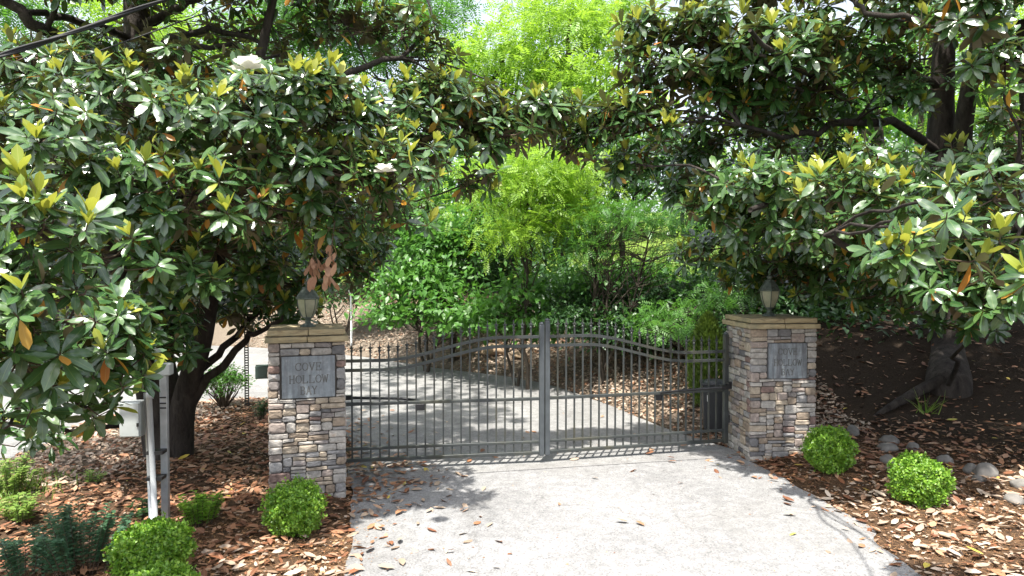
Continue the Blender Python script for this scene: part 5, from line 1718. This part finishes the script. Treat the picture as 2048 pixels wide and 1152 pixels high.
o = leaves('leaf_litter', None, lp[r_], ld[r_], ln[r_], lL[r_], T_LITTER, lmats, lm[r_])
tag(o, 'carpet of fallen magnolia leaves in the beds and along the drive', 'leaf litter')

# crumbled bits between the whole leaves
fx_, fy_ = scatter(78000, -6.2, 8.5, 2.4, 12.5, lambda x, y: np.clip(d_beds(x, y)*1.1 + 0.10*(~in_poly(x, y, PAVE)), 0, 1)*np.where((x > 2.6) & (y > 7.5) & (dist_line(x, y, RE) > 1.6), 0.3, 1))
ex_, ey_ = scatter(30000, -2.4, 4.5, 3.6, 9.0, lambda x, y: np.where(in_poly(x, y, PAVE), np.clip(0.8*np.exp(-np.minimum(dist_line(x, y, IS), dist_line(x, y, RE))/0.09) + 0.02, 0, 1), 0))
fx_ = np.concatenate([fx_, ex_]); fy_ = np.concatenate([fy_, ey_])
n = len(fx_); fon = in_poly(fx_, fy_, PAVE)
fz_ = np.where(fon, np.where((JB.x-JA.x)*(fy_-JA.y) - (JB.y-JA.y)*(fx_-JA.x) > 0, 0.017, 0.007), terrain(fx_, fy_) + RNG.uniform(0.003, 0.02, n))
a = RNG.uniform(0, 2*np.pi, n)
o = leaves('leaf_crumbs', None, np.stack([fx_, fy_, fz_], -1), np.stack([np.cos(a), np.sin(a), RNG.normal(size=n)*0.15], -1), normed(np.stack([RNG.normal(size=n)*0.3, RNG.normal(size=n)*0.3, np.ones(n)], -1)),
    RNG.uniform(0.012, 0.05, n)*np.where(fon, 0.6, 1), T_SMALL, [M['litter'], M['litter_pale'], M['straw']], RNG.integers(0, 3, n))
tag(o, 'crumbled leaf bits and straw lying between the whole fallen leaves', 'leaf crumbs')

# bleached litter on the bank and the sunny tip of the bed
def d_bank(x, y):
    pv = in_poly(x, y, PAVE); isl = in_poly(x, y, IS); dR = dist_line(x, y, RE)
    b = np.where((~pv) & (~isl) & (y > 8.4) & (x < 4.5), sstep(4.2, 2.4, dR)*(1 - 0.65*sstep(0, -4, x)), 0)
    return np.clip(b + np.where(isl, sstep(-3.9, -4.6, x)*sstep(6.4, 7.2, y)*1.0, 0), 0, 1)
bx, by = scatter(110000, -8, 5, 5.5, 21, d_bank)
n = len(bx)
bz = terrain(bx, by)
a = RNG.uniform(0, 2*np.pi, n)
bp = np.stack([bx, by, bz + RNG.uniform(0.01, 0.05, n)], -1)
bd = np.stack([np.cos(a), np.sin(a), RNG.normal(size=n)*0.3], -1); bn = normed(np.stack([RNG.normal(size=n)*0.4, RNG.normal(size=n)*0.4 - 0.25, np.ones(n)], -1))
o = leaves('bank_litter', None, bp, bd, bn, RNG.uniform(0.04, 0.10, n), T_SMALL, [M['litter_pale'], M['litter']], (RNG.random(n) < 0.22).astype(int))
tag(o, 'bleached dead leaves covering the bank behind the gate', 'leaf litter')

# pine straw in the front beds
def d_straw(x, y):
    isl = in_poly(x, y, IS); pv = in_poly(x, y, PAVE)
    return np.where(isl & (y < 6.0) & (x > -4), 0.9, np.where((~pv) & (~isl) & (x > 0) & (y < 8), sstep(3.4, 0.6, dist_line(x, y, RE)), 0))
sx, sy = scatter(60000, -4, 6.5, 3.6, 8, d_straw)
n = len(sx)
a = RNG.uniform(0, 2*np.pi, n)
sp = np.stack([sx, sy, terrain(sx, sy) + RNG.uniform(0.003, 0.014, n)], -1)
o = leaves('pine_straw', None, sp, np.stack([np.cos(a), np.sin(a), RNG.normal(size=n)*0.08], -1), np.tile([0.,0,1], (n,1)), RNG.uniform(0.07, 0.16, n), T_NEEDLE, [M['straw']])
tag(o, 'reddish pine straw mulch in the front beds', 'pine straw')

# grass on the verge and in the sunny clearing
def d_grass(x, y):
    isl = in_poly(x, y, IS)
    return np.where(isl & (x < -4.2), sstep(-4.2, -5.0, x)*sstep(7.4, 6.4, y), 0)
ax_, ay_ = scatter(16000, -6.2, -4.2, 4.5, 9, d_grass)
cx_, cy_ = scatter(9000, 2, 13, 19, 32, lambda x, y: np.where(dist_line(x, y, RE) > 6, 0.9, 0))
gx_ = np.concatenate([ax_, cx_]); gy_ = np.concatenate([ay_, cy_]); n = len(gx_)
gl = np.concatenate([RNG.uniform(0.05, 0.14, len(ax_)), RNG.uniform(0.2, 0.5, len(cx_))])
gp = np.stack([gx_, gy_, terrain(gx_, gy_)], -1)
o = leaves('grass', None, gp, normed(RNG.normal(size=(n,3))*.45 + np.array([0,0,1])), normed(RNG.normal(size=(n,3)) + np.array([0,-.5,.2])), gl, T_BLADE, [M['grass']], wscale=np.full(n, 2.2))
tag(o, 'sunlit grass on the verge and in the clearing', 'grass')
